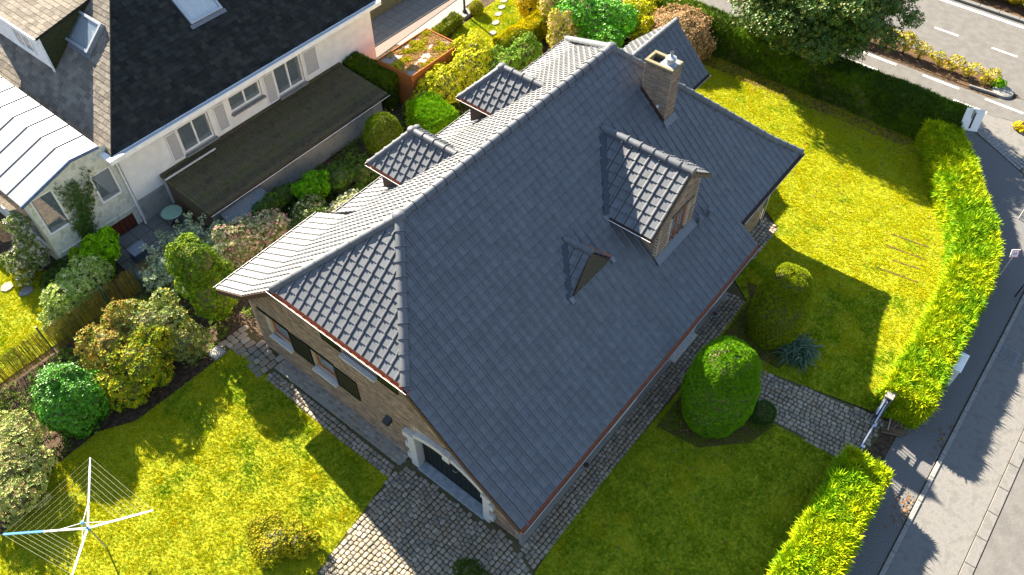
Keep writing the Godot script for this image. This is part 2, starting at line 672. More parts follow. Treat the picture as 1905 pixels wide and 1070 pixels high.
func _ready() -> void:
	rng.seed = 7341
	lump.seed = 11
	lump.frequency = 0.012
	lump.fractal_octaves = 3
	# --- camera
	var cam := Camera3D.new()
	cam.name = "camera"
	cam.transform = Transform3D(Basis(CAM_R.normalized(), CAM_U.normalized(), -CAM_F.normalized()).orthonormalized(), CAM_POS)
	cam.fov = 39.33
	cam.far = 400.0
	cam.near = 0.1
	add_child(cam)
	cam.current = true
	# --- sky and exposure
	var env := Environment.new()
	env.background_mode = Environment.BG_SKY
	var sky := Sky.new()
	var sm := ProceduralSkyMaterial.new()
	sm.sky_top_color = Color(0.54, 0.64, 0.77)
	sm.sky_horizon_color = Color(0.80, 0.83, 0.87)
	sm.ground_horizon_color = Color(0.80, 0.83, 0.87)
	sm.ground_bottom_color = Color(0.25, 0.27, 0.22)
	sm.sky_curve = 0.12
	sm.sky_energy_multiplier = 1.0
	sky.sky_material = sm
	env.sky = sky
	env.background_energy_multiplier = 0.32
	env.tonemap_mode = Environment.TONE_MAPPER_LINEAR
	env.tonemap_exposure = 6.0
	env.sdfgi_enabled = true
	env.ssao_enabled = true
	env.ssil_enabled = true
	var we := WorldEnvironment.new()
	we.environment = env
	add_child(we)
	# --- sun
	var sun := DirectionalLight3D.new()
	sun.name = "sun"
	sun.light_energy = 1.6
	sun.light_color = Color(1.0, 0.945, 0.85)
	sun.light_angular_distance = 0.5
	sun.shadow_enabled = true
	add_child(sun)
	sun.look_at_from_position(-SUN_DIR * 20.0, Vector3.ZERO, Vector3.UP)

	materials()
	ground()
	main_house()
	neighbour()
	garden()
	street()
	rear_gardens()

func C(r: float, g: float, b: float) -> Color:
	return Color(r, g, b)

func materials() -> void:
	M.leaf = leafmat()
	M.grass_leaf = leafmat(0.8, 0.5, 0.15)
	M.gloss_leaf = leafmat(0.42, 0.25, 0.4)
	M.core = surf([C(.12, .12, .045), C(.16, .14, .07)], 1.2, 0.95, 0.05)  # opaque filler, keeps the inside of foliage closed and dark
	M.bark = surf([C(.05, .035, .022), C(.11, .085, .06)], 0.6, 0.95, 0.05)
	# glazed anthracite tiles, three firings
	M.tiles = []
	for k in [0.94, 1.0, 1.07]:
		var m := surf([C(.074, .082, .096) * k, C(.088, .096, .110) * k, C(.102, .110, .122) * k], 1.7, 0.54, 0.03, 0.0, 20 + int(k * 100), 0.45)
		M.tiles.append(m)
	M.brick_tones = [C(.27, .19, .13), C(.22, .16, .115), C(.32, .225, .15), C(.19, .145, .105), C(.27, .20, .145)]
	M.brick = leafmat(0.9, 0.0, 0.2)
	M.mortar = surf([C(.40, .34, .26), C(.52, .45, .36)], 0.9, 0.95, 0.06, 0.3)
	M.copper = surf([C(.24, .075, .035), C(.34, .115, .055), C(.16, .07, .045)], 0.8, 0.45, 0.03)
	M.brown = surf([C(.055, .032, .024), C(.09, .05, .036)], 0.8, 0.55, 0.03)
	M.zinc = surf([C(.30, .32, .35), C(.42, .44, .47)], 0.7, 0.42, 0.03)
	M.zinc.metallic = 0.5
	M.lead = surf([C(.11, .125, .145), C(.17, .185, .21)], 0.6, 0.5, 0.03)
	M.valley = surf([C(.035, .042, .055), C(.05, .058, .072)], 0.8, 0.4, 0.03)
	M.white = surf([C(.70, .70, .69), C(.80, .80, .79)], 2.0, 0.5, 0.02)
	M.panel_white = surf([C(.150, .166, .190), C(.172, .188, .212)], 2.0, 0.5, 0.02)
	M.stone = surf([C(.42, .41, .39), C(.55, .54, .52)], 0.9, 0.85, 0.03, 0.2)
	M.bluestone = surf([C(.19, .22, .25), C(.28, .31, .34)], 1.3, 0.6, 0.02)
	M.door = surf([C(.008, .012, .011), C(.014, .018, .016)], 1.0, 0.4, 0.05)
	M.shutter = surf([C(.010, .013, .010), C(.020, .020, .014)], 1.0, 0.5, 0.05)
	M.gable_board = surf([C(.055, .048, .034), C(.085, .074, .052)], 0.8, 0.85, 0.04)
	M.timber = surf([C(.30, .085, .022), C(.42, .13, .035)], 0.7, 0.45, 0.04)
	M.black = mat(C(.012, .012, .014), 0.4)
	M.glass = StandardMaterial3D.new()
	M.glass.albedo_color = Color(0.55, 0.62, 0.66, 0.22)
	M.glass.transparency = BaseMaterial3D.TRANSPARENCY_ALPHA
	M.glass.roughness = 0.03
	M.glass.metallic_specular = 0.7
	M.plank = surf([C(.10, .07, .045), C(.16, .115, .075)], 0.9, 0.85, 0.04)
	M.render_wall = surf([C(.66, .66, .65), C(.74, .74, .73)], 3.0, 0.85, 0.02, 0.15)
	M.grey_wall = surf([C(.22, .225, .22), C(.30, .30, .29), C(.26, .27, .24)], 2.2, 0.9, 0.02, 0.2)
	M.old_render = surf([C(.50, .50, .42), C(.62, .61, .54), C(.40, .42, .31)], 2.4, 0.9, 0.02, 0.25)
	# weathered slates of the next house, toned dark for shade and pale for sun
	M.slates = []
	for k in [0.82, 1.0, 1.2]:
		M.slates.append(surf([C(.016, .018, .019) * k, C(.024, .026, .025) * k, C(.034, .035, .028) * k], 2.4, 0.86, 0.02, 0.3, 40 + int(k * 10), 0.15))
	M.sunlit_slates = []  # lighter copy of the slates for the sunlit faces
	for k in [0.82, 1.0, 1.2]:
		M.sunlit_slates.append(surf([C(.12, .108, .095) * k, C(.17, .15, .13) * k, C(.14, .13, .105) * k], 2.1, 0.9, 0.03, 0.3, 50 + int(k * 10), 0.12))
	M.moss_slate = surf([C(.018, .022, .010), C(.045, .050, .016), C(.03, .03, .02)], 1.1, 0.95, 0.04, 0.4)
	M.soil = surf([C(.035, .024, .016), C(.06, .042, .028), C(.09, .06, .036)], 1.6, 0.97, 0.03, 0.6)
	M.litter = surf([C(.05, .03, .018), C(.10, .055, .028), C(.07, .05, .03)], 0.9, 0.97, 0.06, 0.6)
	M.turf = surf([C(.16, .21, .009), C(.22, .24, .010), C(.27, .27, .011), C(.20, .225, .010)], 2.9, 0.97, 0.03, 0.5)
	M.verge = surf([C(.075, .076, .08), C(.11, .11, .114), C(.17, .165, .16)], 0.8, 0.95, 0.08, 0.6)
	M.asphalt = surf([C(.098, .095, .092), C(.12, .117, .114)], 3.1, 0.9, 0.02, 0.1)
	M.pavement = surf([C(.115, .113, .109), C(.145, .14, .135), C(.128, .126, .124)], 2.3, 0.92, 0.02, 0.1)
	M.concrete = surf([C(.17, .167, .162), C(.23, .225, .22)], 1.4, 0.9, 0.03, 0.3)
	M.paint = surf([C(.45, .45, .45), C(.62, .62, .61)], 0.7, 0.7, 0.06)
	M.joint = surf([C(.05, .044, .026), C(.10, .085, .045), C(.075, .082, .026)], 0.9, 0.97, 0.06, 0.5)
	M.setts = []
	for c in [C(.23, .196, .158), C(.27, .232, .186), C(.18, .163, .14), C(.24, .192, .144), C(.30, .262, .215)]:
		M.setts.append(surf([c * 0.8, c, c * 1.2], 0.5, 0.78, 0.05, 0.5, 60 + M.setts.size(), 0.35))
	M.slab = surf([C(.11, .11, .108), C(.15, .15, .145)], 1.2, 0.9, 0.03, 0.2)
	M.red_paver = surf([C(.14, .112, .10), C(.18, .148, .13)], 0.9, 0.9, 0.05, 0.2)
	M.corten = surf([C(.24, .075, .018), C(.34, .12, .03)], 1.0, 0.85, 0.03)
	M.corrugated = surf([C(.045, .038, .026), C(.12, .095, .055), C(.065, .058, .04), C(.10, .10, .03), C(.05, .045, .03)], 3.4, 0.9, 0.02, 0.2)
	M.reed = leafmat(0.9, 0.15, 0.2)

# ---------------------------------------------------------------- ground
func ground() -> void:
	var g := MB.new()
	g.quad(Vector3(-150, -0.03, 150), Vector3(180, -0.03, 150), Vector3(180, -0.03, -180), Vector3(-150, -0.03, -180))
	struct("ground", g, M.soil)
	var lawns := [
		["left_lawn", [Vector2(-16, -4), Vector2(-16, -12.2), Vector2(-8.9, -12.3), Vector2(-6.7, -13.1), Vector2(-5.2, -13.1), Vector2(-4.2, -12.5), Vector2(-1.6, -12.4), Vector2(-0.3, -12.4), Vector2(-0.28, -11.4), Vector2(-0.55, -8.8), Vector2(-0.5, -4.72), Vector2(-3.9, -4.24), Vector2(-4.45, 1.9), Vector2(-8.1, 6.1), Vector2(-18, 6.1), Vector2(-18, -4)]],
		["front_lawn", [Vector2(-0.1, 0.62), Vector2(1.5, 0.45), Vector2(5.6, 0.55), Vector2(8.2, 0.62), Vector2(8.62, 2.95), Vector2(8.85, 6.0), Vector2(-3.3, 6.1), Vector2(-1.5, 2.15)]],
		["side_lawn", [Vector2(8.6, 0.45), Vector2(12.7, 0.5), Vector2(13.3, -0.3), Vector2(16.7, -0.25), Vector2(17.4, -1.2), Vector2(17.4, -11.5), Vector2(25.3, -11.5), Vector2(25.4, 2.3), Vector2(23.6, 3.5), Vector2(19.8, 5.75), Vector2(11.15, 6.1), Vector2(10.4, 2.75), Vector2(9.9, 2.4)]],
		["far_left_lawn", [Vector2(-9, -17.3), Vector2(-2.6, -17.3), Vector2(-1.9, -18.6), Vector2(-2.4, -20.4), Vector2(-3.0, -22.5), Vector2(-9, -23)]],
		["back_lawn", [Vector2(16.6, -18.2), Vector2(19.2, -19.3), Vector2(21.2, -19.4), Vector2(24.2, -19.6), Vector2(24, -16.4), Vector2(18.2, -16.3), Vector2(17, -17)]]]
	var shape := leafshape("grass")
	var tones := [C(.27, .285, .008), C(.32, .315, .008), C(.355, .325, .009), C(.235, .265, .009)]
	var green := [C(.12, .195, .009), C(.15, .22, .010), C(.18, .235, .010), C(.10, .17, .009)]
	var dry := [C(.36, .30, .025), C(.38, .33, .04), C(.34, .30, .025)]
	var fine := FastNoiseLite.new()
	fine.seed = 5
	fine.frequency = 0.9
	for e in lawns:
		var pg := PackedVector2Array(e[1])
		struct(e[0], flat_poly(e[1], 0.0), M.turf)
		var lo := pg[0]
		var hi := pg[0]
		for p in pg:
			lo = lo.min(p); hi = hi.max(p)
		var xf := []
		var cc := []
		var n := int((hi.x - lo.x) * (hi.y - lo.y) * 950)
		for k in n:
			var p := Vector2(rnd(lo.x, hi.x), rnd(lo.y, hi.y))
			if not Geometry2D.is_point_in_polygon(p, pg): continue
			# keep what the camera could see
			var d := Vector3(p.x, 0, p.y) - CAM_POS
			var zz := d.dot(CAM_F)
			if absf(d.dot(CAM_R) / zz) > 0.70 or absf(d.dot(CAM_U) / zz) > 0.40: continue
			var q := fine.get_noise_2d(p.x, p.y) + 0.5 * fine.get_noise_2d(p.x * 3.0, p.y * 3.0)
			var q2 := fine.get_noise_2d(p.x * 0.55 + 90.0, p.y * 0.55)
			# greener turf by the drive and the gate path, yellow moss elsewhere
			var green_bias := 0.6 if e[0] == "front_lawn" else (clampf((15.5 - p.x) * 0.14, -0.22, 0.45) if e[0] == "side_lawn" else (clampf((p.x + 3.2) * 0.16, -0.18, 0.3) if e[0] == "left_lawn" else 0.0))  # whole front lawn toned greener and darker, partly for its shade
			var sc := rnd(0.024, 0.050) * (1.0 + 0.4 * q)
			xf.append(Transform3D(Basis(Vector3.UP, rnd(0, TAU)).scaled(Vector3(sc, sc * rnd(0.6, 1.3), sc)), Vector3(p.x, 0.001, p.y)))
			cc.append(pick(green if q2 + green_bias > 0.22 + rnd(-0.2, 0.2) else (dry if q > 0.6 else tones)))
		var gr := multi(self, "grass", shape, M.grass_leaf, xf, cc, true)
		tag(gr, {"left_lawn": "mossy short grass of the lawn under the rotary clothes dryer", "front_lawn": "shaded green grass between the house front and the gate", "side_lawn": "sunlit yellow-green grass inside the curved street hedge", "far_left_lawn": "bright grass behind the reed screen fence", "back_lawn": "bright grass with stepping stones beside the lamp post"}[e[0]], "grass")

# ---------------------------------------------------------------- main house
# brickwork on a vertical wall: origin, u along, polygon test by callable(u, y) -> bool
func bricks(parent: Node, o: Vector3, u: Vector3, nrm: Vector3, w: float, h0: float, h1: float, ok: Callable) -> void:
	var mb := MB.new()
	mb.bevel(Vector3.ZERO, Vector3(0.208, 0.014, 0.052), 0.004)
	var xf := []
	var cc := []
	var bs := Basis(u, nrm, u.cross(nrm))
	if bs.determinant() < 0: bs = Basis(-u, nrm, (-u).cross(nrm))
	var j := 0
	var y := h0 + 0.035
	while y < h1:
		var x := 0.11 + (0.11 if j & 1 else 0.0)
		while x < w - 0.05:
			if ok.call(x, y):
				xf.append(Transform3D(bs, o + u * x + Vector3.UP * y + nrm * rnd(0.003, 0.008)))
				var c: Color = M.brick_tones[rng.randi() % 5]
				var k := rnd(0.8, 1.2)
				cc.append(Color(c.r * k, c.g * k, c.b * k))
			x += 0.218
		y += 0.065
		j += 1
	var b := multi(parent, "brickwork", mb.mesh(), M.brick, xf, cc, true)
	b.set_meta("label", "small brown bricks laid in stretcher bond")

func window(parent: Node, o: Vector3, u: Vector3, nrm: Vector3, w: float, h: float, depth: float, mullion := true, frame: Material = null) -> void:
	# o: lower start corner on the wall face; the pane stands back by depth
	var f := MB.new()
	var fm: Material = frame if frame else M.timber
	var bs := Basis(u, Vector3.UP, u.cross(Vector3.UP))
	var b := o - nrm * depth
	var t := 0.07
	f.box(b + u * (t * 0.5) + Vector3.UP * h * 0.5, Vector3(t, h, 0.06), bs)
	f.box(b + u * (w - t * 0.5) + Vector3.UP * h * 0.5, Vector3(t, h, 0.06), bs)
	f.box(b + u * w * 0.5 + Vector3.UP * (t * 0.5), Vector3(w - 2 * t, t, 0.06), bs)
	f.box(b + u * w * 0.5 + Vector3.UP * (h - t * 0.5), Vector3(w - 2 * t, t, 0.06), bs)
	if mullion:
		f.box(b + u * w * 0.5 + Vector3.UP * h * 0.5, Vector3(t, h - 2 * t, 0.056), bs)
	var win := part(parent, "window", f, fm)
	var g := MB.new()
	g.box(b + u * w * 0.5 + Vector3.UP * h * 0.5, Vector3(w - t, h - t, 0.012), bs)
	part(win, "pane", g, M.glass)
	# reveals
	var v := MB.new()
	for s in [0.0, w]:
		var p: Vector3 = o + u * s
		v.quad(p, p - nrm * (depth + 0.3), p - nrm * (depth + 0.3) + Vector3.UP * h, p + Vector3.UP * h)
	v.quad(o, o + u * w, o + u * w - nrm * (depth + 0.3), o - nrm * (depth + 0.3))
	v.quad(o + Vector3.UP * h, o + u * w + Vector3.UP * h, o + u * w - nrm * (depth + 0.3) + Vector3.UP * h, o - nrm * (depth + 0.3) + Vector3.UP * h)
	part(win, "reveal", v, M.mortar)

func shutter(parent: Node, c: Vector3, u: Vector3, nrm: Vector3, w: float, h: float) -> void:
	var bs := Basis(u, Vector3.UP, u.cross(Vector3.UP))
	var f := MB.new()
	for s in [-1, 1]:
		f.box(c + u * s * (w * 0.5 - 0.035), Vector3(0.07, h, 0.04), bs)
		f.box(c + Vector3.UP * s * (h * 0.5 - 0.035), Vector3(w - 0.14, 0.07, 0.04), bs)
	var sh := part(parent, "shutter", f, M.shutter)
	var n := 7
	for i in n:
		var pw := (w - 0.14) / n
		bpart(sh, "board", c + u * (-w * 0.5 + 0.07 + pw * (i + 0.5)) - nrm * 0.004, Vector3(pw - 0.012, h - 0.14, 0.022), M.shutter, 0.0, bs)

# a wall strip built from rectangles that leave openings free; holes: [u0, u1, y0, y1]; top: callable(u)
func wall(parent: Node, o: Vector3, u: Vector3, nrm: Vector3, w: float, top: Callable, holes: Array, material: Material, breaks: Array = []) -> void:
	var us := [0.0, w]
	for b in breaks: us.append(b)
	for h in holes:
		us.append(h[0]); us.append(h[1])
	us.sort()
	var mb := MB.new()
	for i in us.size() - 1:
		var a: float = us[i]
		var b: float = us[i + 1]
		if b - a < 0.001: continue
		var mid := (a + b) * 0.5
		var hs := []
		for h in holes:
			if h[0] < mid and h[1] > mid: hs.append(h)
		hs.sort_custom(func(x, y): return x[2] < y[2])
		var y0 := 0.0
		for h in hs:
			mb.quad(o + u * a + Vector3.UP * y0, o + u * b + Vector3.UP * y0, o + u * b + Vector3.UP * h[2], o + u * a + Vector3.UP * h[2])
			y0 = h[3]
		mb.quad(o + u * a + Vector3.UP * y0, o + u * b + Vector3.UP * y0, o + u * b + Vector3.UP * top.call(b), o + u * a + Vector3.UP * top.call(a))
	part(parent, "wall", mb, material)

func main_house() -> void:
	var H := thing("brick_house", "brown brick house with a large dark grey tiled half-hipped roof", "house", Vector3.ZERO)
	var TW := 0.30
	var TH := 0.28
	var tm := tile_template(TW, TH, 0.032, 0.036)
	var tmb := tmpl_mesh(tm)
	var hipE0 := Vector3(-0.06, 5.69, -3.60)
	var hipE1 := Vector3(-0.06, 5.69, -8.70)
	var rL := Vector3(2.72, YR, ZR)
	var rR := Vector3(12.41, YR, ZR)
	var xv := -0.15
	var vy := YR - T1 * (-3.6 - ZR)
	# front slope
	var steep := [Vector3(xv, YK, ZK), Vector3(16.56, YK, ZK), rR, rL, Vector3(xv, vy, -3.6)]
	var k1 := [Vector3(xv, YE, ZE), Vector3(12.85, YE, ZE), Vector3(12.85, YK, ZK), Vector3(xv, YK, ZK)]
	var ky := YE + (YK - YE) * (ZE + 0.61) / (ZE - ZK)
	var k2 := [Vector3(12.85, ky, -0.61), Vector3(17.46, ky, -0.61), Vector3(16.56, YK, ZK), Vector3(12.85, YK, ZK)]
	var front := tile_face(steep, TW, TH, tm, Vector3(xv, YK, ZK))
	front.append_array(tile_face(k1, TW, TH, tm, Vector3(xv, YK, ZK)))
	front.append_array(tile_face(k2, TW, TH, tm, Vector3(xv, YK, ZK)))
	var fr := bpart(H, "front_roof", Vector3(7, YR - 0.35, ZR), Vector3(6, 0.05, 0.05), M.brown)
	deck(fr, "deck", steep, M.brown); deck(fr, "deck", k1, M.brown); deck(fr, "deck", k2, M.brown)
	lay(fr, "roof_tile", front, tmb, M.tiles, 130, "roof_tiles")
	# half hip over the gable end
	var hip := [hipE0, hipE1, rL]
	var hr := bpart(H, "hip_roof", Vector3(2.2, 6.3, ZR), Vector3(0.8, 0.05, 0.05), M.brown)
	deck(hr, "deck", hip, M.brown)
	lay(hr, "roof_tile", tile_face(hip, TW, TH, tm, hipE0), tmb, M.tiles, 200)
	# rear slope
	var r1 := [Vector3(4.2, 4.09, -10.5), Vector3(xv, 4.09, -10.5), Vector3(xv, vy, -8.7), rL, Vector3(4.2, YR, ZR)]
	var r1k := [Vector3(4.2, 3.17, -12.15), Vector3(xv, 3.17, -12.15), Vector3(xv, 4.09, -10.5), Vector3(4.2, 4.09, -10.5)]
	var yb := YR - T1 * (-ZR - 0.0 + -6.15 + 3.75)
	var zb := ZR - 3.75
	yb = YR - T1 * 3.75
	var r2 := [Vector3(16.25, yb, zb), Vector3(4.2, yb, zb), Vector3(4.2, YR, ZR), rR]
	var r2k := [Vector3(17.3, 3.72, -11.2), Vector3(4.2, 3.72, -11.2), Vector3(4.2, yb, zb), Vector3(16.25, yb, zb)]
	var rear := tile_face(r1, TW, TH, tm, Vector3(4.2, 4.09, -10.5))
	rear.append_array(tile_face(r1k, TW, TH, tm, Vector3(4.2, 4.09, -10.5)))
	rear.append_array(tile_face(r2, TW, TH, tm, Vector3(4.2, yb, zb)))
	rear.append_array(tile_face(r2k, TW, TH, tm, Vector3(4.2, yb, zb)))
	var rr := bpart(H, "rear_roof", Vector3(7, YR - 0.4, ZR - 0.1), Vector3(7, 0.05, 0.05), M.brown)
	for d in [r1, r1k, r2, r2k]: deck(rr, "deck", d, M.brown)
	lay(rr, "roof_tile", rear, tmb, M.tiles, 0, "roof_tiles")
	# full hip at the street end
	var e1 := [Vector3(17.46, ky, -0.61), Vector3(17.3, 3.72, -11.2), Vector3(16.25, yb, zb), Vector3(16.56, YK, ZK)]
	var e2 := [Vector3(16.56, YK, ZK), Vector3(16.25, yb, zb), rR]
	var er := bpart(H, "end_roof", Vector3(13.5, 6.4, ZR), Vector3(1, 0.05, 0.05), M.brown)
	deck(er, "deck", [e1[0], e1[1], e1[2]], M.brown, 0.1)
	deck(er, "deck", [e1[0], e1[2], e1[3]], M.brown, 0.1)
	deck(er, "deck", e2, M.brown, 0.1)
	var et := tile_face([e1[0], e1[1], e1[2]], TW, TH, tm, e1[0])
	et.append_array(_tile_poly([e1[0], e1[2], e1[3]], Vector3(0, 0, 1), (e1[2] - e1[0]).cross(e1[3] - e1[0]).normalized() * signf((e1[2] - e1[0]).cross(e1[3] - e1[0]).y), TW, TH, tm))
	et.append_array(tile_face(e2, TW, TH, tm, e2[0]))
	lay(er, "roof_tile", et, tmb, M.tiles, 0, "roof_tiles")
	# street-side wing, lower ridge
	var w1 := [Vector3(15.6, 2.87, -5.93), Vector3(20.0, 2.87, -5.93), Vector3(20.0, 4.62, -7.77), Vector3(15.0, 4.62, -7.77)]
	var w2 := [Vector3(20.0, 2.87, -9.61), Vector3(15.6, 2.87, -9.61), Vector3(15.0, 4.62, -7.77), Vector3(20.0, 4.62, -7.77)]
	var wr := bpart(H, "wing_roof", Vector3(18, 4.2, -7.77), Vector3(3.5, 0.05, 0.05), M.brown)
	deck(wr, "deck", w1, M.brown); deck(wr, "deck", w2, M.brown)
	var wt := tile_face(w1, TW, TH, tm, w1[0])
	wt.append_array(tile_face(w2, TW, TH, tm, w2[0]))
	lay(wr, "roof_tile", wt, tmb, M.tiles, 0, "roof_tiles")
	ridge(wr, Vector3(20.02, 4.60, -7.77), Vector3(15.8, 4.60, -7.77), 0.12, 0.42, M.tiles)
	gutter(wr, "gutter", Vector3(16.6, 2.84, -5.86), Vector3(20.0, 2.84, -5.86), Vector3(0, 0, 1), 0.07, M.brown, M.zinc)
	# ridge caps
	var rd := bpart(H, "ridge", Vector3(7.5, YR - 0.12, ZR), Vector3(9.6, 0.06, 0.06), M.brown)
	ridge(rd, rL + Vector3(0.15, 0.0, 0), rR - Vector3(0.1, 0.0, 0), 0.145, 0.40, M.tiles)
	ridge(rd, hipE0 + Vector3(0.02, 0.02, -0.02), rL, 0.135, 0.39, M.tiles)
	ridge(rd, hipE1 + Vector3(0.02, 0.02, 0.02), rL, 0.135, 0.39, M.tiles)
	ridge(rd, Vector3(16.56, YK + 0.02, ZK), rR, 0.135, 0.39, M.tiles)
	ridge(rd, Vector3(17.44, ky + 0.02, -0.63), Vector3(16.56, YK + 0.02, ZK), 0.135, 0.39, M.tiles)
	ridge(rd, Vector3(17.28, 3.74, -11.18), rR, 0.135, 0.39, M.tiles)
	ball(rd, "ridge_node", rL + Vector3(0, 0.02, 0), 0.2, M.tiles[1])
	ball(rd, "ridge_node", rR + Vector3(0, 0.02, 0), 0.2, M.tiles[1])
	ball(rd, "ridge_node", Vector3(17.2, 3.74, -11.1), 0.16, M.tiles[1])
	# gutters
	gutter(H, "gutter", Vector3(xv - 0.02, YE - 0.02, ZE + 0.06), Vector3(12.9, YE - 0.02, ZE + 0.06), Vector3(0, 0, 1), 0.085, M.copper, M.zinc)
	gutter(H, "gutter", Vector3(12.9, ky - 0.02, -0.55), Vector3(17.5, ky - 0.02, -0.55), Vector3(0, 0, 1), 0.085, M.brown, M.zinc)
	gutter(H, "gutter", Vector3(-0.13, 5.67, -8.78), Vector3(-0.13, 5.67, -3.45), Vector3(-1, 0, 0), 0.08, M.copper, M.white)
	gutter(H, "gutter", Vector3(17.4, 3.68, -11.27), Vector3(4.25, 3.68, -11.27), Vector3(0, 0, -1), 0.08, M.brown, M.zinc)
	gutter(H, "gutter", Vector3(4.2, 3.13, -12.22), Vector3(xv, 3.13, -12.22), Vector3(0, 0, -1), 0.08, M.brown, M.zinc)
	# verge boards
	var vb := MB.new()
	for s in [[Vector3(xv, YE, ZE), Vector3(xv, YK, ZK)], [Vector3(xv, YK, ZK), Vector3(xv, vy, -3.6)], [Vector3(xv, 3.17, -12.15), Vector3(xv, 4.09, -10.5)], [Vector3(xv, 4.09, -10.5), Vector3(xv, vy, -8.7)], [Vector3(12.85, YE, ZE), Vector3(12.85, ky, -0.61)]]:
		var off := Vector3(-0.004, 0, 0) if s[0].x < 1.0 else Vector3(0.004, 0, 0)
		vb.prism([s[0] + off + Vector3(0, -0.2, 0), s[1] + off + Vector3(0, -0.2, 0), s[1] + off + Vector3(0, 0.0, 0), s[0] + off + Vector3(0, 0.0, 0)], Vector3(-0.022 if s[0].x < 1.0 else 0.022, 0, 0))
	part(H, "verge_board", vb, M.brown)
	# soffit under the gable overhang
	var sf := MB.new()
	sf.quad(Vector3(xv, YE - 0.2, ZE), Vector3(X0 + 0.1, YE - 0.2, ZE), Vector3(X0 + 0.1, YK - 0.2, ZK), Vector3(xv, YK - 0.2, ZK))
	part(H, "soffit", sf, M.plank)
	# downpipe at the near corner
	var dp := MB.new()
	dp.tube([Vector3(0.12, YE - 0.1, ZE + 0.06), Vector3(0.3, YE - 0.35, -0.12), Vector3(0.42, YE - 0.6, ZF + 0.12), Vector3(0.42, 0.05, ZF + 0.12)], 0.045, 10)
	part(H, "downpipe", dp, M.zinc)
	var dp2 := MB.new()
	dp2.tube([Vector3(16.5, ky - 0.1, -0.58), Vector3(16.45, ky - 0.5, -0.95), Vector3(16.45, 0.0, -0.95)], 0.045, 10)
	part(H, "downpipe", dp2, M.zinc)

	# --- end wall (u runs towards -z)
	var o := Vector3(X0, 0, ZF)
	var u := Vector3(0, 0, -1)
	var nr := Vector3(-1, 0, 0)
	var W := 11.25
	var roofy := func(s):
		var z: float = ZF - s
		var y: float
		if z > ZK: y = lerpf(YK, YE, (z - ZK) / (ZE - ZK))
		elif z > -10.5: y = YR - T1 * absf(z - ZR)
		else: y = lerpf(4.09, 3.17, (z + 10.5) / -1.65)
		return minf(y, 5.72) - 0.16
	var holes := []
	var gar := [ZF + 1.55 - 2 * ZF - 0.0, 0.0]
	var g0 := -1.55
	var g1 := -4.22
	holes.append([ZF - g0, ZF - g1, 0.0, 2.32])
	var wins := [[-9.70, -10.75, 1.36, 1.02], [-7.61, -8.67, 1.36, 1.02], [-5.5, -6.9, 3.68, 1.15]]
	for w in wins: holes.append([ZF - w[0], ZF - w[1], w[2], w[2] + w[3]])
	wall(H, o, u, nr, W, roofy, holes, M.mortar, [ZF - ZK, ZF + 3.7, ZF + 8.6, ZF + 10.5])
	var okb := func(s, y):
		if y > roofy.call(s) - 0.02: return false
		for h in holes:
			if s > h[0] - 0.10 and s < h[1] + 0.10 and y > h[2] - 0.03 and y < h[3] + 0.03: return false
		return true
	bricks(H, o, u, nr, W, 0.0, 5.6, okb)
	# outbuilt step course of bricks under the hip gutter
	for w in wins:
		var ww: float = w[0] - w[1]
		window(H, Vector3(X0, w[2], w[0]), u, nr, ww, w[3], 0.12, ww > 1.2)
		bpart(H, "window_sill", Vector3(X0 - 0.06, w[2] - 0.03, (w[0] + w[1]) * 0.5), Vector3(0.2, 0.06, ww + 0.06), M.stone, 0.01)
	shutter(H, Vector3(X0 - 0.035, 1.87, -9.185), u, nr, 0.98, 1.02)
	shutter(H, Vector3(X0 - 0.035, 1.87, -7.095), u, nr, 0.98, 1.02)
	shutter(H, Vector3(X0 - 0.035, 4.25, -7.36), u, nr, 0.80, 1.15)
	shutter(H, Vector3(X0 - 0.035, 4.25, -5.04), u, nr, 0.80, 1.15)
	# dark boards that paint a lintel shadow line over the windows
	for w in wins.slice(0, 2):
		bpart(H, "lintel", Vector3(X0 - 0.02, w[2] + w[3] + 0.04, (w[0] + w[1]) * 0.5 - 0.2), Vector3(0.06, 0.07, 1.5), M.shutter)
	# wall lantern
	var ln := MB.new()
	ln.prism([Vector3(X0 - 0.02, 1.78, -5.43), Vector3(X0 - 0.02, 1.78, -5.20), Vector3(X0 - 0.24, 1.70, -5.20), Vector3(X0 - 0.24, 1.70, -5.43)], Vector3(0, -0.10, 0))
	ln.prism([Vector3(X0 - 0.02, 1.68, -5.40), Vector3(X0 - 0.02, 1.68, -5.23), Vector3(X0 - 0.18, 1.60, -5.23), Vector3(X0 - 0.18, 1.60, -5.40)], Vector3(0, -0.12, 0))
	part(H, "wall_lamp", ln, M.black)
	# garage: arched stone surround, door, threshold
	var G := bpart(H, "garage_surround", Vector3(X0 - 0.03, 0.95, g1 - 0.12), Vector3(0.22, 1.90, 0.30), M.stone, 0.0)
	bpart(G, "quoin", Vector3(X0 - 0.034, 0.42, g1 - 0.20), Vector3(0.21, 0.28, 0.42), M.stone)
	bpart(G, "quoin", Vector3(X0 - 0.034, 1.10, g1 - 0.20), Vector3(0.21, 0.28, 0.42), M.stone)
	bpart(G, "capital", Vector3(X0 - 0.045, 1.80, g1 - 0.17), Vector3(0.26, 0.26, 0.46), M.stone)
	bpart(G, "pillar", Vector3(X0 - 0.03, 0.78, g0 + 0.09), Vector3(0.22, 1.56, 0.24), M.stone)
	bpart(G, "quoin", Vector3(X0 - 0.034, 0.42, g0 + 0.17), Vector3(0.21, 0.28, 0.36), M.stone)
	bpart(G, "quoin", Vector3(X0 - 0.034, 1.10, g0 + 0.17), Vector3(0.21, 0.28, 0.36), M.stone)
	bpart(G, "capital", Vector3(X0 - 0.045, 1.58, g0 + 0.12), Vector3(0.26, 0.16, 0.36), M.stone)
	var arch := MB.new()
	var span := g0 - g1
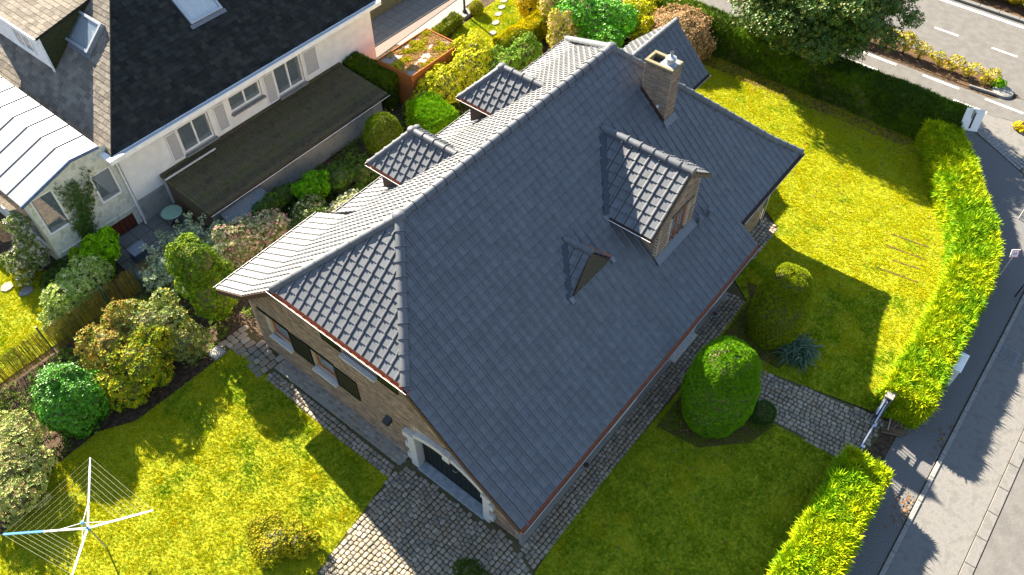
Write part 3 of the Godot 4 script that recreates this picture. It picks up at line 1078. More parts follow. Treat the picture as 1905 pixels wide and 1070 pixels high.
	var nseg := 14
	var ay := func(t): return lerpf(1.88, 1.62, t) + 0.40 * (1.0 - pow(2.0 * t - 1.0, 2.0))
	for i in nseg:
		var t0 := float(i) / nseg
		var t1 := float(i + 1) / nseg
		var za := g1 + span * t0
		var zc := g1 + span * t1
		arch.prism([Vector3(X0 - 0.14, ay.call(t0), za), Vector3(X0 - 0.14, ay.call(t1), zc), Vector3(X0 - 0.14, ay.call(t1) + 0.20, zc), Vector3(X0 - 0.14, ay.call(t0) + 0.20, za)], Vector3(0.30, 0, 0))
	part(G, "arch", arch, M.stone)
	bpart(G, "keystone", Vector3(X0 - 0.05, 2.24, -2.88), Vector3(0.26, 0.36, 0.26), M.stone)
	var sp := MB.new()
	for i in nseg:
		var t0 := float(i) / nseg
		var t1 := float(i + 1) / nseg
		sp.quad(Vector3(X0 + 0.01, ay.call(t0) + 0.18, g1 + span * t0), Vector3(X0 + 0.01, ay.call(t1) + 0.18, g1 + span * t1), Vector3(X0 + 0.01, 2.6, g1 + span * t1), Vector3(X0 + 0.01, 2.6, g1 + span * t0))
	part(G, "spandrel", sp, M.mortar)
	var D := bpart(H, "garage_door", Vector3(X0 + 0.20, 1.15, (g0 + g1) * 0.5), Vector3(0.04, 2.3, span + 0.1), M.door)
	for i in 14:
		bpart(D, "board", Vector3(X0 + 0.172, 1.13, g1 + span * (i + 0.5) / 14.0), Vector3(0.02, 2.2, span / 14.0 - 0.014), M.door)
	var hd := MB.new()
	hd.tube([Vector3(X0 + 0.16, 1.05, -2.80), Vector3(X0 + 0.10, 1.05, -2.80), Vector3(X0 + 0.10, 1.05, -2.94)], 0.012, 6)
	part(D, "handle", hd, M.zinc)
	bpart(G, "reveal", Vector3(X0 + 0.12, 1.15, g1 - 0.02), Vector3(0.14, 2.3, 0.04), M.stone)
	bpart(G, "reveal", Vector3(X0 + 0.12, 1.15, g0 + 0.02), Vector3(0.14, 2.3, 0.04), M.stone)
	bpart(H, "threshold", Vector3(X0 - 0.01, 0.03, (g0 + g1) * 0.5), Vector3(0.34, 0.10, span), M.bluestone, 0.015)

	# --- front wall, recessed wall of the porch, other walls
	var fo := Vector3(X0, 0, ZF)
	var fh := [[8.3, 9.6, 0.0, 2.1], [4.2, 5.6, 0.9, 2.1], [10.6, 11.8, 0.9, 2.1]]
	wall(H, fo, Vector3(1, 0, 0), Vector3(0, 0, 1), 12.2, func(_s): return 2.85, fh, M.mortar)
	bricks(H, fo, Vector3(1, 0, 0), Vector3(0, 0, 1), 12.2, 0.0, 2.8, func(s, y):
		for h in fh:
			if s > h[0] - 0.2 and s < h[1] + 0.2 and y > h[2] - 0.1 and y < h[3] + 0.1: return false
		return true)
	for h in fh:
		window(H, fo + Vector3(h[0], h[2], 0), Vector3(1, 0, 0), Vector3(0, 0, 1), h[1] - h[0], h[3] - h[2], 0.12)
		bpart(H, "stone_jamb", fo + Vector3(h[0] - 0.09, (h[2] + h[3]) * 0.5, 0.05), Vector3(0.2, h[3] - h[2] + 0.2, 0.16), M.stone)
		bpart(H, "stone_jamb", fo + Vector3(h[1] + 0.09, (h[2] + h[3]) * 0.5, 0.05), Vector3(0.2, h[3] - h[2] + 0.2, 0.16), M.stone)
		bpart(H, "stone_sill", fo + Vector3((h[0] + h[1]) * 0.5, h[2] - 0.0 + 0.03, 0.12), Vector3(h[1] - h[0] + 0.2, 0.10, 0.34), M.stone)
	wall(H, Vector3(12.67, 0, ZF), Vector3(0, 0, -1), Vector3(1, 0, 0), 0.7, func(_s): return 2.8, [], M.mortar)
	wall(H, Vector3(12.67, 0, -1.02), Vector3(1, 0, 0), Vector3(0, 0, 1), 3.75, func(_s): return 3.3, [[0.6, 1.6, 0.0, 2.1]], M.mortar)
	bricks(H, Vector3(12.67, 0, -1.02), Vector3(1, 0, 0), Vector3(0, 0, 1), 3.75, 0.0, 3.3, func(s, y): return not (s > 0.5 and s < 1.7 and y < 2.15))
	bpart(H, "porch_door", Vector3(13.77, 1.05, -1.12), Vector3(1.0, 2.1, 0.06), M.door)
	wall(H, Vector3(16.42, 0, -1.02), Vector3(0, 0, -1), Vector3(1, 0, 0), 9.6, func(s): return minf(3.8, front_y(-1.02 - s) - 0.2), [], M.mortar, [0.3, 0.6, 0.8])
	wall(H, Vector3(X0, 0, -11.62), Vector3(1, 0, 0), Vector3(0, 0, -1), 3.8, func(_s): return 3.4, [], M.mortar)
	wall(H, Vector3(4.27, 0, -11.62), Vector3(0, 0, 1), Vector3(1, 0, 0), 1.0, func(_s): return 3.6, [], M.mortar)
	wall(H, Vector3(4.27, 0, -10.62), Vector3(1, 0, 0), Vector3(0, 0, -1), 12.15, func(_s): return 4.1, [], M.mortar)
	wall(H, Vector3(16.42, 0, -6.2), Vector3(1, 0, 0), Vector3(0, 0, 1), 3.2, func(_s): return 2.9, [], M.mortar)
	wall(H, Vector3(19.62, 0, -6.2), Vector3(0, 0, -1), Vector3(1, 0, 0), 3.2, func(s): return 2.9 + 1.6 * (1.0 - absf(s - 1.6) / 1.6), [], M.mortar, [1.6])
	wall(H, Vector3(16.42, 0, -9.4), Vector3(1, 0, 0), Vector3(0, 0, -1), 3.2, func(_s): return 2.9, [], M.mortar)

	chimney(H)
	front_dormer(H, tm, tmb, TW, TH)
	triangle_dormer(H, tm, tmb, TW, TH)
	rear_dormer(H, 6.57, 5.43, tm, tmb, TW, TH, -9.51, -10.5)
	rear_dormer(H, 10.92, 9.84, tm, tmb, TW, TH, -9.43, -10.5)
	# two blue-grey vent pipes by the dormer
	for p in [Vector3(11.32, 3.75, -1.45), Vector3(11.85, 3.72, -1.38)]:
		var vp := MB.new()
		vp.tube([p, p + Vector3(0, 0.32, 0)], 0.07, 12)
		vp.tube([p + Vector3(0, 0.32, 0), p + Vector3(0, 0.42, 0)], 0.10, 12, 0.085)
		var v := part(H, "vent_pipe", vp, M.lead)
		var fl := MB.new()
		fl.prism([p + Vector3(-0.14, 0.06, -0.16), p + Vector3(0.14, 0.06, -0.16), p + Vector3(0.14, -0.22, 0.34), p + Vector3(-0.14, -0.22, 0.34)], Vector3(0, 0.03, 0))
		part(v, "flashing", fl, M.lead)

func front_y(z: float) -> float:
	return YR - T1 * (z - ZR) if z < ZK else lerpf(YK, YE, (z - ZK) / (ZE - ZK))

func chimney(H: Node) -> void:
	var x0 := 12.48
	var x1 := 13.08
	var z0 := -4.90
	var z1 := -3.92
	var S := bpart(H, "chimney", Vector3((x0 + x1) * 0.5, 6.6, (z0 + z1) * 0.5), Vector3(x1 - x0 - 0.004, 2.5, z1 - z0 - 0.004), M.mortar)
	var tones := []
	for c in M.brick_tones: tones.append(mat(c, 0.92, 0.0, 0.2))
	var shared := {}
	var singles := 0
	var rest := MB.new()
	var y := 5.5
	var j := 0
	while y < 7.93:
		for f in 4:
			var along: Vector3
			var nrm: Vector3
			var st: Vector3
			var L: float
			match f:
				0: along = Vector3(0, 0, -1); nrm = Vector3(-1, 0, 0); st = Vector3(x0, 0, z1); L = z1 - z0
				1: along = Vector3(1, 0, 0); nrm = Vector3(0, 0, 1); st = Vector3(x0, 0, z1); L = x1 - x0
				2: along = Vector3(0, 0, -1); nrm = Vector3(1, 0, 0); st = Vector3(x1, 0, z1); L = z1 - z0
				_: along = Vector3(1, 0, 0); nrm = Vector3(0, 0, -1); st = Vector3(x0, 0, z0); L = x1 - x0
			var n := 5 if L > 0.8 else 3
			var bw := L / n
			var s := 0.0
			var k := 0
			while s < L - 0.01:
				var w := bw
				if j & 1 and k == 0: w = bw * 0.5
				w = minf(w, L - s)
				var c: Vector3 = st + along * (s + w * 0.5) + Vector3.UP * y - nrm * 0.008
				if c.y > front_y(c.z) - 0.1:
					var sz := Vector3(absf(along.x) * (w - 0.014) + absf(nrm.x) * 0.03, 0.052, absf(along.z) * (w - 0.014) + absf(nrm.z) * 0.03)
					if f < 2 and singles < 290:
						var key := "%d_%d" % [f, roundi(w * 100)]
						if not shared.has(key):
							var mb := MB.new(); mb.box(Vector3.ZERO, sz)
							shared[key] = mb.mesh()
						part(S, "brick", shared[key], tones[rng.randi() % 5], Transform3D(Basis(), c + nrm * rnd(-0.002, 0.003)))
						singles += 1
					else:
						rest.box(c, sz)
				s += w
				k += 1
		y += 0.066
		j += 1
	var b := part(S, "bricks", rest, tones[1])
	b.set_meta("kind", "stuff")
	# mossy crown round a flat black plate for the flue opening
	var crown := surf([C(.13, .11, .07), C(.22, .19, .13), C(.16, .15, .05)], 0.5, 0.95, 0.06, 0.5)
	var cr := MB.new()
	for s in [[x0 - 0.03, x0 + 0.10, z0 - 0.03, z1 + 0.03], [x1 - 0.10, x1 + 0.03, z0 - 0.03, z1 + 0.03], [x0 + 0.10, x1 - 0.10, z0 - 0.03, z0 + 0.08], [x0 + 0.10, x1 - 0.10, z1 - 0.11, z1 + 0.03]]:
		cr.bevel(Vector3((s[0] + s[1]) * 0.5, 7.99, (s[2] + s[3]) * 0.5), Vector3(s[1] - s[0], 0.10, s[3] - s[2]), 0.015)
	part(S, "crown", cr, crown)
	bpart(S, "flue", Vector3((x0 + x1) * 0.5, 7.87, z0 + 0.30), Vector3(x1 - x0 - 0.18, 0.02, 0.46), M.black)
	bpart(S, "cowl_plate", Vector3((x0 + x1) * 0.5 + 0.01, 8.03, z1 - 0.27), Vector3(0.52, 0.025, 0.48), M.zinc)
	var cw := MB.new()
	cw.lathe(Vector3((x0 + x1) * 0.5, 8.04, z1 - 0.26), [Vector2(0.15, 0), Vector2(0.15, 0.16), Vector2(0.17, 0.17), Vector2(0.17, 0.20), Vector2(0.05, 0.25), Vector2(0.05, 0.25)], 18)
	var cp := part(S, "cowl", cw, M.zinc)
	var tb := MB.new()
	tb.tube([Vector3((x0 + x1) * 0.5, 8.25, z1 - 0.26), Vector3((x0 + x1) * 0.5, 8.46, z1 - 0.26)], 0.05, 12, -1, false)
	part(cp, "flue_pipe", tb, M.zinc)
	# lead apron and side soakers
	var fl := MB.new()
	var yb := front_y(z1)
	fl.prism([Vector3(x0 - 0.04, yb + 0.12, z1 + 0.012), Vector3(x1 + 0.04, yb + 0.12, z1 + 0.012), Vector3(x1 + 0.06, yb - 0.08, z1 + 0.17), Vector3(x0 - 0.06, yb - 0.08, z1 + 0.17)], Vector3(0, 0.02, 0.012))
	part(S, "flashing", fl, M.lead)
	for x in [x0 - 0.006, x1 + 0.006]:
		var sk := MB.new()
		sk.prism([Vector3(x, front_y(z1) + 0.02, z1 + 0.02), Vector3(x, front_y(z0) + 0.02, z0), Vector3(x, front_y(z0) + 0.2, z0), Vector3(x, front_y(z1) + 0.2, z1 + 0.02)], Vector3(-0.01 if x < 12.7 else 0.01, 0, 0))
		part(S, "soaker", sk, M.brown)
	bpart(S, "plaque", Vector3(x0 - 0.012, 6.55, -4.22), Vector3(0.012, 0.1, 0.09), M.white)

func front_dormer(H: Node, tm: PackedVector3Array, tmb: MB, TW: float, TH: float) -> void:
	var ry := 6.78
	var rx := 10.2
	var zf := -1.62
	var zr := ZR + (YR - ry) / T1
	var ye := 5.39
	var zl := ZR + (YR - ye) / T1
	var xl := 8.36
	var xr := 11.75
	var yr2 := ry - (ry - ye) * (xr - rx) / (rx - xl)
	var zr2 := ZR + (YR - yr2) / T1
	var D := bpart(H, "dormer", Vector3(10.0, 6.3, -2.6), Vector3(0.06, 0.06, 1.6), M.plank)
	var L := [Vector3(xl, ye, zl), Vector3(xl, ye, zf), Vector3(rx, ry, zf), Vector3(rx, ry, zr)]
	var R := [Vector3(xr, yr2, zf), Vector3(xr, yr2, zr2), Vector3(rx, ry, zr), Vector3(rx, ry, zf)]
	deck(D, "deck", L, M.brown, 0.08); deck(D, "deck", R, M.brown, 0.08)
	lay(D, "roof_tile", tile_face(L, 0.335, 0.31, tile_template(0.335, 0.31, 0.034, 0.042), L[1]), tmpl_mesh(tile_template(0.335, 0.31, 0.034, 0.042)), M.tiles, 90)
	lay(D, "roof_tile", tile_face(R, TW, TH, tm, R[0]), tmb, M.tiles, 0, "roof_tiles")
	ridge(D, Vector3(rx, ry + 0.01, zf + 0.04), Vector3(rx, ry + 0.01, zr), 0.14, 0.44, M.tiles)
	gutter(D, "gutter", Vector3(xl - 0.05, ye - 0.02, zl), Vector3(xl - 0.05, ye - 0.02, zf), Vector3(-1, 0, 0), 0.05, M.brown, M.white)
	# valley lead along the left junction
	var va := MB.new()
	va.prism([L[0] + Vector3(-0.15, 0.06, 0.02), L[0] + Vector3(0.06, 0.10, 0.05), L[3] + Vector3(0.08, 0.10, 0.06), L[3] + Vector3(-0.12, 0.08, -0.05)], Vector3(0, 0.025, 0))
	part(D, "valley", va, M.valley)
	bpart(D, "flashing", L[0] + Vector3(-0.08, 0.03, 0.05), Vector3(0.2, 0.05, 0.2), M.lead, 0.01, Basis(Vector3.RIGHT, 0.7))
	# walls
	var a := 8.93
	var b := 11.09
	var zw := zf - 0.05
	var yb := front_y(zw) - 0.1
	var topf := func(s):
		var x: float = a + s
		return (ry - (ry - ye) * (rx - x) / (rx - xl) if x < rx else ry - (ry - yr2) * (x - rx) / (xr - rx)) - 0.1
	var wo := Vector3(a, 0, zw)
	var hole := [[0.72, 1.72, yb + 0.18, yb + 1.48]]
	var mb := MB.new()
	for s in [[0.0, 0.72], [1.72, 2.16]]:
		mb.quad(wo + Vector3(s[0], yb - 0.3, 0), wo + Vector3(s[1], yb - 0.3, 0), wo + Vector3(s[1], topf.call(s[1]), 0), wo + Vector3(s[0], topf.call(s[0]), 0))
	mb.quad(wo + Vector3(0.72, yb - 0.3, 0), wo + Vector3(1.72, yb - 0.3, 0), wo + Vector3(1.72, yb + 0.18, 0), wo + Vector3(0.72, yb + 0.18, 0))
	mb.poly([wo + Vector3(0.72, yb + 1.48, 0), wo + Vector3(1.72, yb + 1.48, 0), wo + Vector3(1.72, topf.call(1.72), 0), wo + Vector3(rx - a, topf.call(rx - a), 0), wo + Vector3(0.72, topf.call(0.72), 0)])
	for x in [a, b]:
		mb.poly([Vector3(x, yb - 0.3, zw), Vector3(x, topf.call(x - a), zw), Vector3(x, topf.call(x - a), ZR + (YR - topf.call(x - a)) / T1), Vector3(x, topf.call(x - a) - 0.3, ZR + (YR - topf.call(x - a)) / T1)])
	part(D, "wall", mb, M.mortar)
	bricks(D, wo, Vector3(1, 0, 0), Vector3(0, 0, 1), b - a, yb - 0.05, ry, func(s, y):
		return y < topf.call(s) - 0.05 and not (s > 0.62 and s < 1.82 and y > yb + 0.13 and y < yb + 1.52))
	bricks(D, Vector3(a, 0, zw), Vector3(0, 0, -1), Vector3(-1, 0, 0), 1.7, yb - 0.2, ye + 0.4, func(s, y): return y < topf.call(0.0) and y > front_y(zw - s) - 0.1)
	window(D, wo + Vector3(0.72, yb + 0.18, 0), Vector3(1, 0, 0), Vector3(0, 0, 1), 1.0, 1.3, 0.10, true)
	bpart(D, "lintel", wo + Vector3(1.22, yb + 1.51, 0.02), Vector3(1.24, 0.06, 0.07), M.plank)
	var fl := MB.new()
	fl.prism([Vector3(a - 0.06, yb + 0.22, zw + 0.012), Vector3(b + 0.06, yb + 0.22, zw + 0.012), Vector3(b + 0.08, yb + 0.03, zw + 0.22), Vector3(a - 0.08, yb + 0.03, zw + 0.22)], Vector3(0, 0.025, 0.01))
	part(D, "flashing", fl, M.lead)
	# barge strips
	var bg := MB.new()
	for s in [[Vector3(rx, ry - 0.02, zf + 0.01), Vector3(xl, ye - 0.02, zf + 0.01)], [Vector3(rx, ry - 0.02, zf + 0.01), Vector3(xr, yr2 - 0.02, zf + 0.01)]]:
		bg.prism([s[0], s[1], s[1] + Vector3(0, -0.12, 0), s[0] + Vector3(0, -0.12, 0)], Vector3(0, 0, 0.03))
	part(D, "barge_board", bg, M.plank)

func triangle_dormer(H: Node, tm: PackedVector3Array, tmb: MB, TW: float, TH: float) -> void:
	var ap := Vector3(6.57, 5.64, -3.54)
	var fr := Vector3(6.62, 5.64, -2.62)
	var bl := Vector3(5.50, 4.70, -2.47)
	var br := Vector3(7.55, 4.68, -2.45)
	var D := bpart(H, "triangular_dormer", Vector3(6.55, 5.2, -2.95), Vector3(0.04, 0.04, 0.5), M.plank)
	var L := [bl, fr, ap]
	var nL := [bl + Vector3(-0.02, 0, 0.02), fr, ap]
	deck(D, "deck", L, M.brown, 0.05)
	deck(D, "deck", [fr, br, ap], M.brown, 0.05)
	# the left slope has level courses: eave line runs along z
	var u0 := Vector3(5.50, 4.70, -2.47)
	var pl := []
	for p in [bl, fr, ap]: pl.append(p + Vector3(0, 0.02, 0))
	var lev := (fr - bl).cross(ap - bl).normalized()
	if lev.y < 0: lev = -lev
	var lu := Vector3.UP.cross(lev).normalized()
	var tiles := _tile_poly(pl, lu, lev, 0.30, 0.30, tile_template(0.30, 0.30, 0.03, 0.035))
	lay(D, "roof_tile", tiles, tmpl_mesh(tile_template(0.30, 0.30, 0.03, 0.035)), M.tiles, 30)
	var pr := []
	for p in [fr, br, ap]: pr.append(p + Vector3(0, 0.02, 0))
	var rv := (br - fr).cross(ap - fr).normalized()
	if rv.y < 0: rv = -rv
	lay(D, "roof_tile", _tile_poly(pr, Vector3.UP.cross(rv).normalized(), rv, 0.30, 0.30, tile_template(0.30, 0.30, 0.03, 0.035)), tmpl_mesh(tile_template(0.30, 0.30, 0.03, 0.035)), M.tiles, 20)
	ridge(D, fr + Vector3(0, 0.03, 0.02), ap + Vector3(0, 0.03, 0), 0.11, 0.42, M.tiles)
	var f := MB.new()
	f.poly([bl + Vector3(0.1, -0.06, -0.01), br + Vector3(-0.1, -0.06, -0.01), fr + Vector3(0, -0.05, -0.04)])
	var face := part(D, "gable_face", f, M.gable_board)
	var apx := fr + Vector3(0, -0.03, -0.02)
	var b0 := bl + Vector3(0.06, -0.02, 0.012)
	var b1 := br + Vector3(-0.06, -0.02, 0.012)
	for i in 8:
		var y0 := i / 8.0 + 0.008
		var y1 := (i + 1) / 8.0 - 0.008
		var bd := MB.new()
		bd.prism([b0.lerp(apx, y0), b1.lerp(apx, y0), b1.lerp(apx, y1), b0.lerp(apx, y1)], Vector3(0, 0.0, 0.018))
		part(face, "board", bd, M.gable_board)
	for p in [bl, br]:
		bpart(D, "flashing", p + Vector3(0, 0.03, 0.07), Vector3(0.16, 0.03, 0.20), M.lead, 0.008, Basis(Vector3.RIGHT, 0.72))
	var va := MB.new()
	va.prism([bl + Vector3(-0.12, 0.06, -0.02), bl + Vector3(0.05, 0.09, 0.02), ap + Vector3(0.04, 0.10, 0.03), ap + Vector3(-0.1, 0.08, -0.06)], Vector3(0, 0.025, 0))
	part(D, "valley", va, M.valley)
	var va2 := MB.new()
	va2.prism([br + Vector3(0.0, 0.05, 0), br + Vector3(0.06, 0.05, -0.02), ap + Vector3(0.06, 0.06, -0.04), ap + Vector3(0.0, 0.06, 0)], Vector3(0, 0.03, 0))
	part(D, "valley", va2, M.copper)

# tiles on a convex polygon with the course direction given
func _tile_poly(pts: Array, u: Vector3, nn: Vector3, tw: float, th: float, tmpl: PackedVector3Array) -> Array:
	var far := pts.duplicate()
	# reuse tile_face by prepending a sliver along the course through the lowest point
	var low: Vector3 = pts[0]
	for p in pts:
		if p.y < low.y: low = p
	var vv := nn.cross(u)
	if vv.y < 0.0:
		u = -u; vv = -vv
	var poly := []
	for p in far: poly.append(Vector2((p - low).dot(u), (p - low).dot(vv)))
	var area := 0.0
	for i in poly.size(): area += poly[i].cross(poly[(i + 1) % poly.size()])
	if area < 0.0: poly.reverse()
	var lo: Vector2 = poly[0]
	var hi: Vector2 = poly[0]
	for p in poly:
		lo = lo.min(p); hi = hi.max(p)
	var bs := Basis(u, vv, nn)
	var res := []
	for j in range(floori(lo.y / th), ceili(hi.y / th)):
		for i in range(floori(lo.x / tw), ceili(hi.x / tw)):
			var mb := MB.new()
			for k in range(0, tmpl.size(), 3):
				var p := []
				for q in 3: p.append(tmpl[k + q] + Vector3(i * tw, j * th, 0))
				for q in poly.size():
					p = clip_tri(p, poly[q], poly[(q + 1) % poly.size()])
					if p.size() < 3: break
				if p.size() < 3: continue
				var w := []
				for x in p: w.append(low + bs * (x + Vector3(0, 0, 0.01)))
				mb.poly(w)
			if mb.v.size() > 0: res.append([mb, low + bs * Vector3((i + 0.5) * tw, (j + 0.5) * th, 0), null])
	return res

func rear_dormer(H: Node, rx: float, xl: float, tm: PackedVector3Array, tmb: MB, TW: float, TH: float, zb: float, ze: float) -> void:
	var ry := 6.6
	var ye := 5.5
	var zr := ZR - (YR - ry) / T1
	var zl := ZR - (YR - ye) / T1
	var xr := rx + (rx - xl)
	var D := bpart(H, "dormer", Vector3(rx, 6.1, -8.9), Vector3(0.06, 0.06, 1.0), M.plank)
	var L := [Vector3(xl, ye, ze), Vector3(xl, ye, zl), Vector3(rx, ry, zr), Vector3(rx, ry, zb)]
	var R := [Vector3(xr, ye, zl), Vector3(xr, ye, ze), Vector3(rx, ry, zb), Vector3(rx, ry, zr)]
	var F := [Vector3(xr, ye, ze), Vector3(xl, ye, ze), Vector3(rx, ry, zb)]
	var tm2 := tile_template(0.30, 0.28, 0.032, 0.04)
	for s in [L, R, F]: deck(D, "deck", s, M.brown, 0.08)
	lay(D, "roof_tile", tile_face(L, 0.30, 0.28, tm2, L[0]), tmpl_mesh(tm2), M.tiles, 60)
	var o := tile_face(R, 0.30, 0.28, tm2, R[0])
	o.append_array(tile_face(F, 0.30, 0.28, tm2, F[0]))
	lay(D, "roof_tile", o, tmpl_mesh(tm2), M.tiles, 0, "roof_tiles")
	ridge(D, Vector3(rx, ry + 0.02, zr), Vector3(rx, ry + 0.02, zb), 0.12, 0.42, M.tiles)
	ridge(D, L[0] + Vector3(0.02, 0.02, 0.02), Vector3(rx, ry, zb), 0.11, 0.40, M.tiles)
	ridge(D, R[1] + Vector3(-0.02, 0.02, 0.02), Vector3(rx, ry, zb), 0.11, 0.40, M.tiles)
	ball(D, "ridge_node", Vector3(rx, ry + 0.02, zb), 0.17, M.tiles[1])
	gutter(D, "gutter", Vector3(xl - 0.06, ye - 0.03, ze - 0.05), Vector3(xl - 0.06, ye - 0.03, zl), Vector3(-1, 0, 0), 0.06, M.copper, M.white)
	gutter(D, "gutter", Vector3(xr, ye - 0.03, ze - 0.06), Vector3(xl - 0.06, ye - 0.03, ze - 0.06), Vector3(0, 0, -1), 0.06, M.brown, M.white)
	var w := MB.new()
	w.box(Vector3(rx, ye - 0.75, -9.55), Vector3((rx - xl) * 2 - 0.5, 1.5, 1.4))
	part(D, "wall", w, M.brown)
	var va := MB.new()
	va.prism([L[1] + Vector3(0.0, 0.04, 0.02), L[1] + Vector3(0.0, 0.04, 0.14), L[2] + Vector3(0.02, 0.05, 0.12), L[2] + Vector3(0, 0.05, 0)], Vector3(0, 0.02, 0))
	part(D, "valley", va, M.copper)

# ---------------------------------------------------------------- the white house next door
func neighbour() -> void:
	var N := thing("white_house", "white rendered house with a weathered slate roof and roof windows", "house", Vector3.ZERO)
	var ex := 1.2
	var ez := -19.6
	var ey := 3.64
	var top := Vector3(6.6, 7.96, -25.0)
	var rs := [Vector3(ex, ey, ez), Vector3(14.6, ey, ez), Vector3(14.6, 7.96, -25.0), top]
	var ls := [Vector3(ex, ey, -30.4), Vector3(ex, ey, ez), top]
	var bs := [Vector3(14.6, ey, -30.4), Vector3(ex, ey, -30.4), top, Vector3(14.6, 7.96, -25.0)]
	var tw := 0.30
	var th := 0.21
	var tm := tile_template(tw, th, 0.0, 0.018)
	var tb := tmpl_mesh(tm)
	var R := bpart(N, "roof", Vector3(10, 7.6, -25.0), Vector3(7, 0.06, 0.06), M.brown)
	for d in [rs, ls, bs]: deck(R, "deck", d, M.slates[0], 0.1)
	var tl := tile_face(ls, tw, th, tm, ls[1], 0.5, 0.004)
	lay(R, "slate", tl, tb, M.sunlit_slates, 120, "slates")
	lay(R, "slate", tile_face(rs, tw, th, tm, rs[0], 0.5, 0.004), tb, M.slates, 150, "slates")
	# hip: lead-grey strip
	var hp := MB.new()
	hp.tube([Vector3(ex, ey + 0.03, ez), top + Vector3(0, 0.03, 0)], 0.035, 6)
	part(R, "hip_strip", hp, M.slates[2])
	# white box gutters
	var gm := MB.new()
	gm.box(Vector3(ex - 0.10, ey - 0.06, (ez - 30.4) * 0.5 - 0.012), Vector3(0.22, 0.18, 10.8))
	part(N, "gutter", gm, M.white)
	var gm2 := MB.new()
	gm2.box(Vector3((ex + 14.6) * 0.5 - 0.105, ey - 0.06, ez + 0.10), Vector3(13.61, 0.18, 0.22))
	part(N, "gutter", gm2, M.white)
	var gi := MB.new()
	gi.box(Vector3((ex + 14.6) * 0.5 + 0.11, ey + 0.032, ez + 0.11), Vector3(13.3, 0.012, 0.14))
	part(N, "gutter_trough", gi, M.zinc)
	# walls
	var zw := -19.95
	var o := Vector3(1.45, 0, zw)
	var holes := [[2.50, 3.95, 1.75, 2.98], [4.95, 6.55, 2.25, 2.98], [7.30, 8.75, 1.70, 3.05]]
	wall(N, o, Vector3(1, 0, 0), Vector3(0, 0, 1), 12.9, func(_s): return 3.6, holes, M.render_wall)
	for h in holes:
		window(N, o + Vector3(h[0], h[2], 0), Vector3(1, 0, 0), Vector3(0, 0, 1), h[1] - h[0], h[3] - h[2], 0.10, true, M.white)
		bpart(N, "window_sill", o + Vector3((h[0] + h[1]) * 0.5, h[2] - 0.04, 0.06), Vector3(h[1] - h[0] + 0.1, 0.06, 0.22), M.concrete, 0.01)
	var panel := surf([C(.36, .36, .37), C(.42, .42, .43)], 1.0, 0.7, 0.03)
	for p in [[1.95, 2.45, 1.72, 3.0], [4.18, 4.72, 1.78, 3.02], [6.70, 7.24, 1.65, 3.05], [8.86, 9.62, 1.85, 3.05]]:
		var fr := MB.new()
		var w: float = p[1] - p[0]
		var hh: float = p[3] - p[2]
		var c := o + Vector3((p[0] + p[1]) * 0.5, (p[2] + p[3]) * 0.5, 0.02)
		for s in [-1, 1]:
			fr.box(c + Vector3(s * (w * 0.5 - 0.02), 0, 0), Vector3(0.04, hh, 0.05))
			fr.box(c + Vector3(0, s * (hh * 0.5 - 0.02), 0), Vector3(w - 0.08, 0.04, 0.05))
		var f := part(N, "shutter", fr, M.white)
		bpart(f, "panel", c, Vector3(w - 0.08, hh - 0.08, 0.03), panel)
	wall(N, Vector3(14.35, 0, zw), Vector3(0, 0, -1), Vector3(1, 0, 0), 10.2, func(s): return 3.6 + 4.0 * (1.0 - absf(s - 5.1) / 5.1), [], M.render_wall, [5.1])
	wall(N, Vector3(1.45, 0, zw), Vector3(0, 0, -1), Vector3(-1, 0, 0), 10.2, func(_s): return 3.6, [], M.render_wall)
	bpart(N, "plinth", Vector3(2.05, 0.55, zw + 0.012), Vector3(1.2, 1.1, 0.02), M.grey_wall)
	var dp := MB.new()
	dp.tube([Vector3(1.28, 3.5, -19.72), Vector3(1.33, 3.2, -19.86), Vector3(1.33, 0.0, -19.86)], 0.04, 8)
	part(N, "downpipe", dp, M.white)
	# slate-hung dormer on the side slope
	var D := bpart(N, "dormer", Vector3(3.2, 6.0, -26.8), Vector3(1.2, 0.05, 0.05), M.brown)
	var dz0 := -24.43
	var dz1 := -29.2
	var fy := 6.02
	var roof := [Vector3(2.20, fy, dz1), Vector3(2.20, fy, dz0 + 0.06), Vector3(5.2, fy + 0.60, dz0 + 0.06), Vector3(5.2, fy + 0.60, dz1)]
	deck(D, "deck", roof, M.slates[1], 0.08)
	lay(D, "slate", tile_face(roof, tw, th, tm, roof[1], 0.5, 0.004), tb, M.sunlit_slates, 40, "slates")
	var ck := MB.new()
	ck.prism([Vector3(2.34, 4.50, dz0), Vector3(5.0, 6.56, dz0), Vector3(2.34, fy - 0.02, dz0)], Vector3(0, 0, -0.06))
	part(D, "cheek", ck, M.moss_slate)
	wall(D, Vector3(2.34, 0, dz1), Vector3(0, 0, 1), Vector3(-1, 0, 0), dz0 - dz1, func(_s): return fy - 0.08, [[0.0, dz0 - dz1, 0.0, 4.4]], M.render_wall)
	window(D, Vector3(2.34, 4.85, dz0 - 0.95), Vector3(0, 0, -1), Vector3(-1, 0, 0), 1.3, 0.85, -0.02, true, M.white)
	bpart(D, "fascia", Vector3(2.16, fy - 0.06, (dz0 + dz1) * 0.5 + 0.03), Vector3(0.05, 0.17, dz0 - dz1 + 0.14), M.white)
	bpart(D, "corner_board", Vector3(2.31, 5.24, dz0 + 0.02), Vector3(0.07, 1.44, 0.05), M.white)
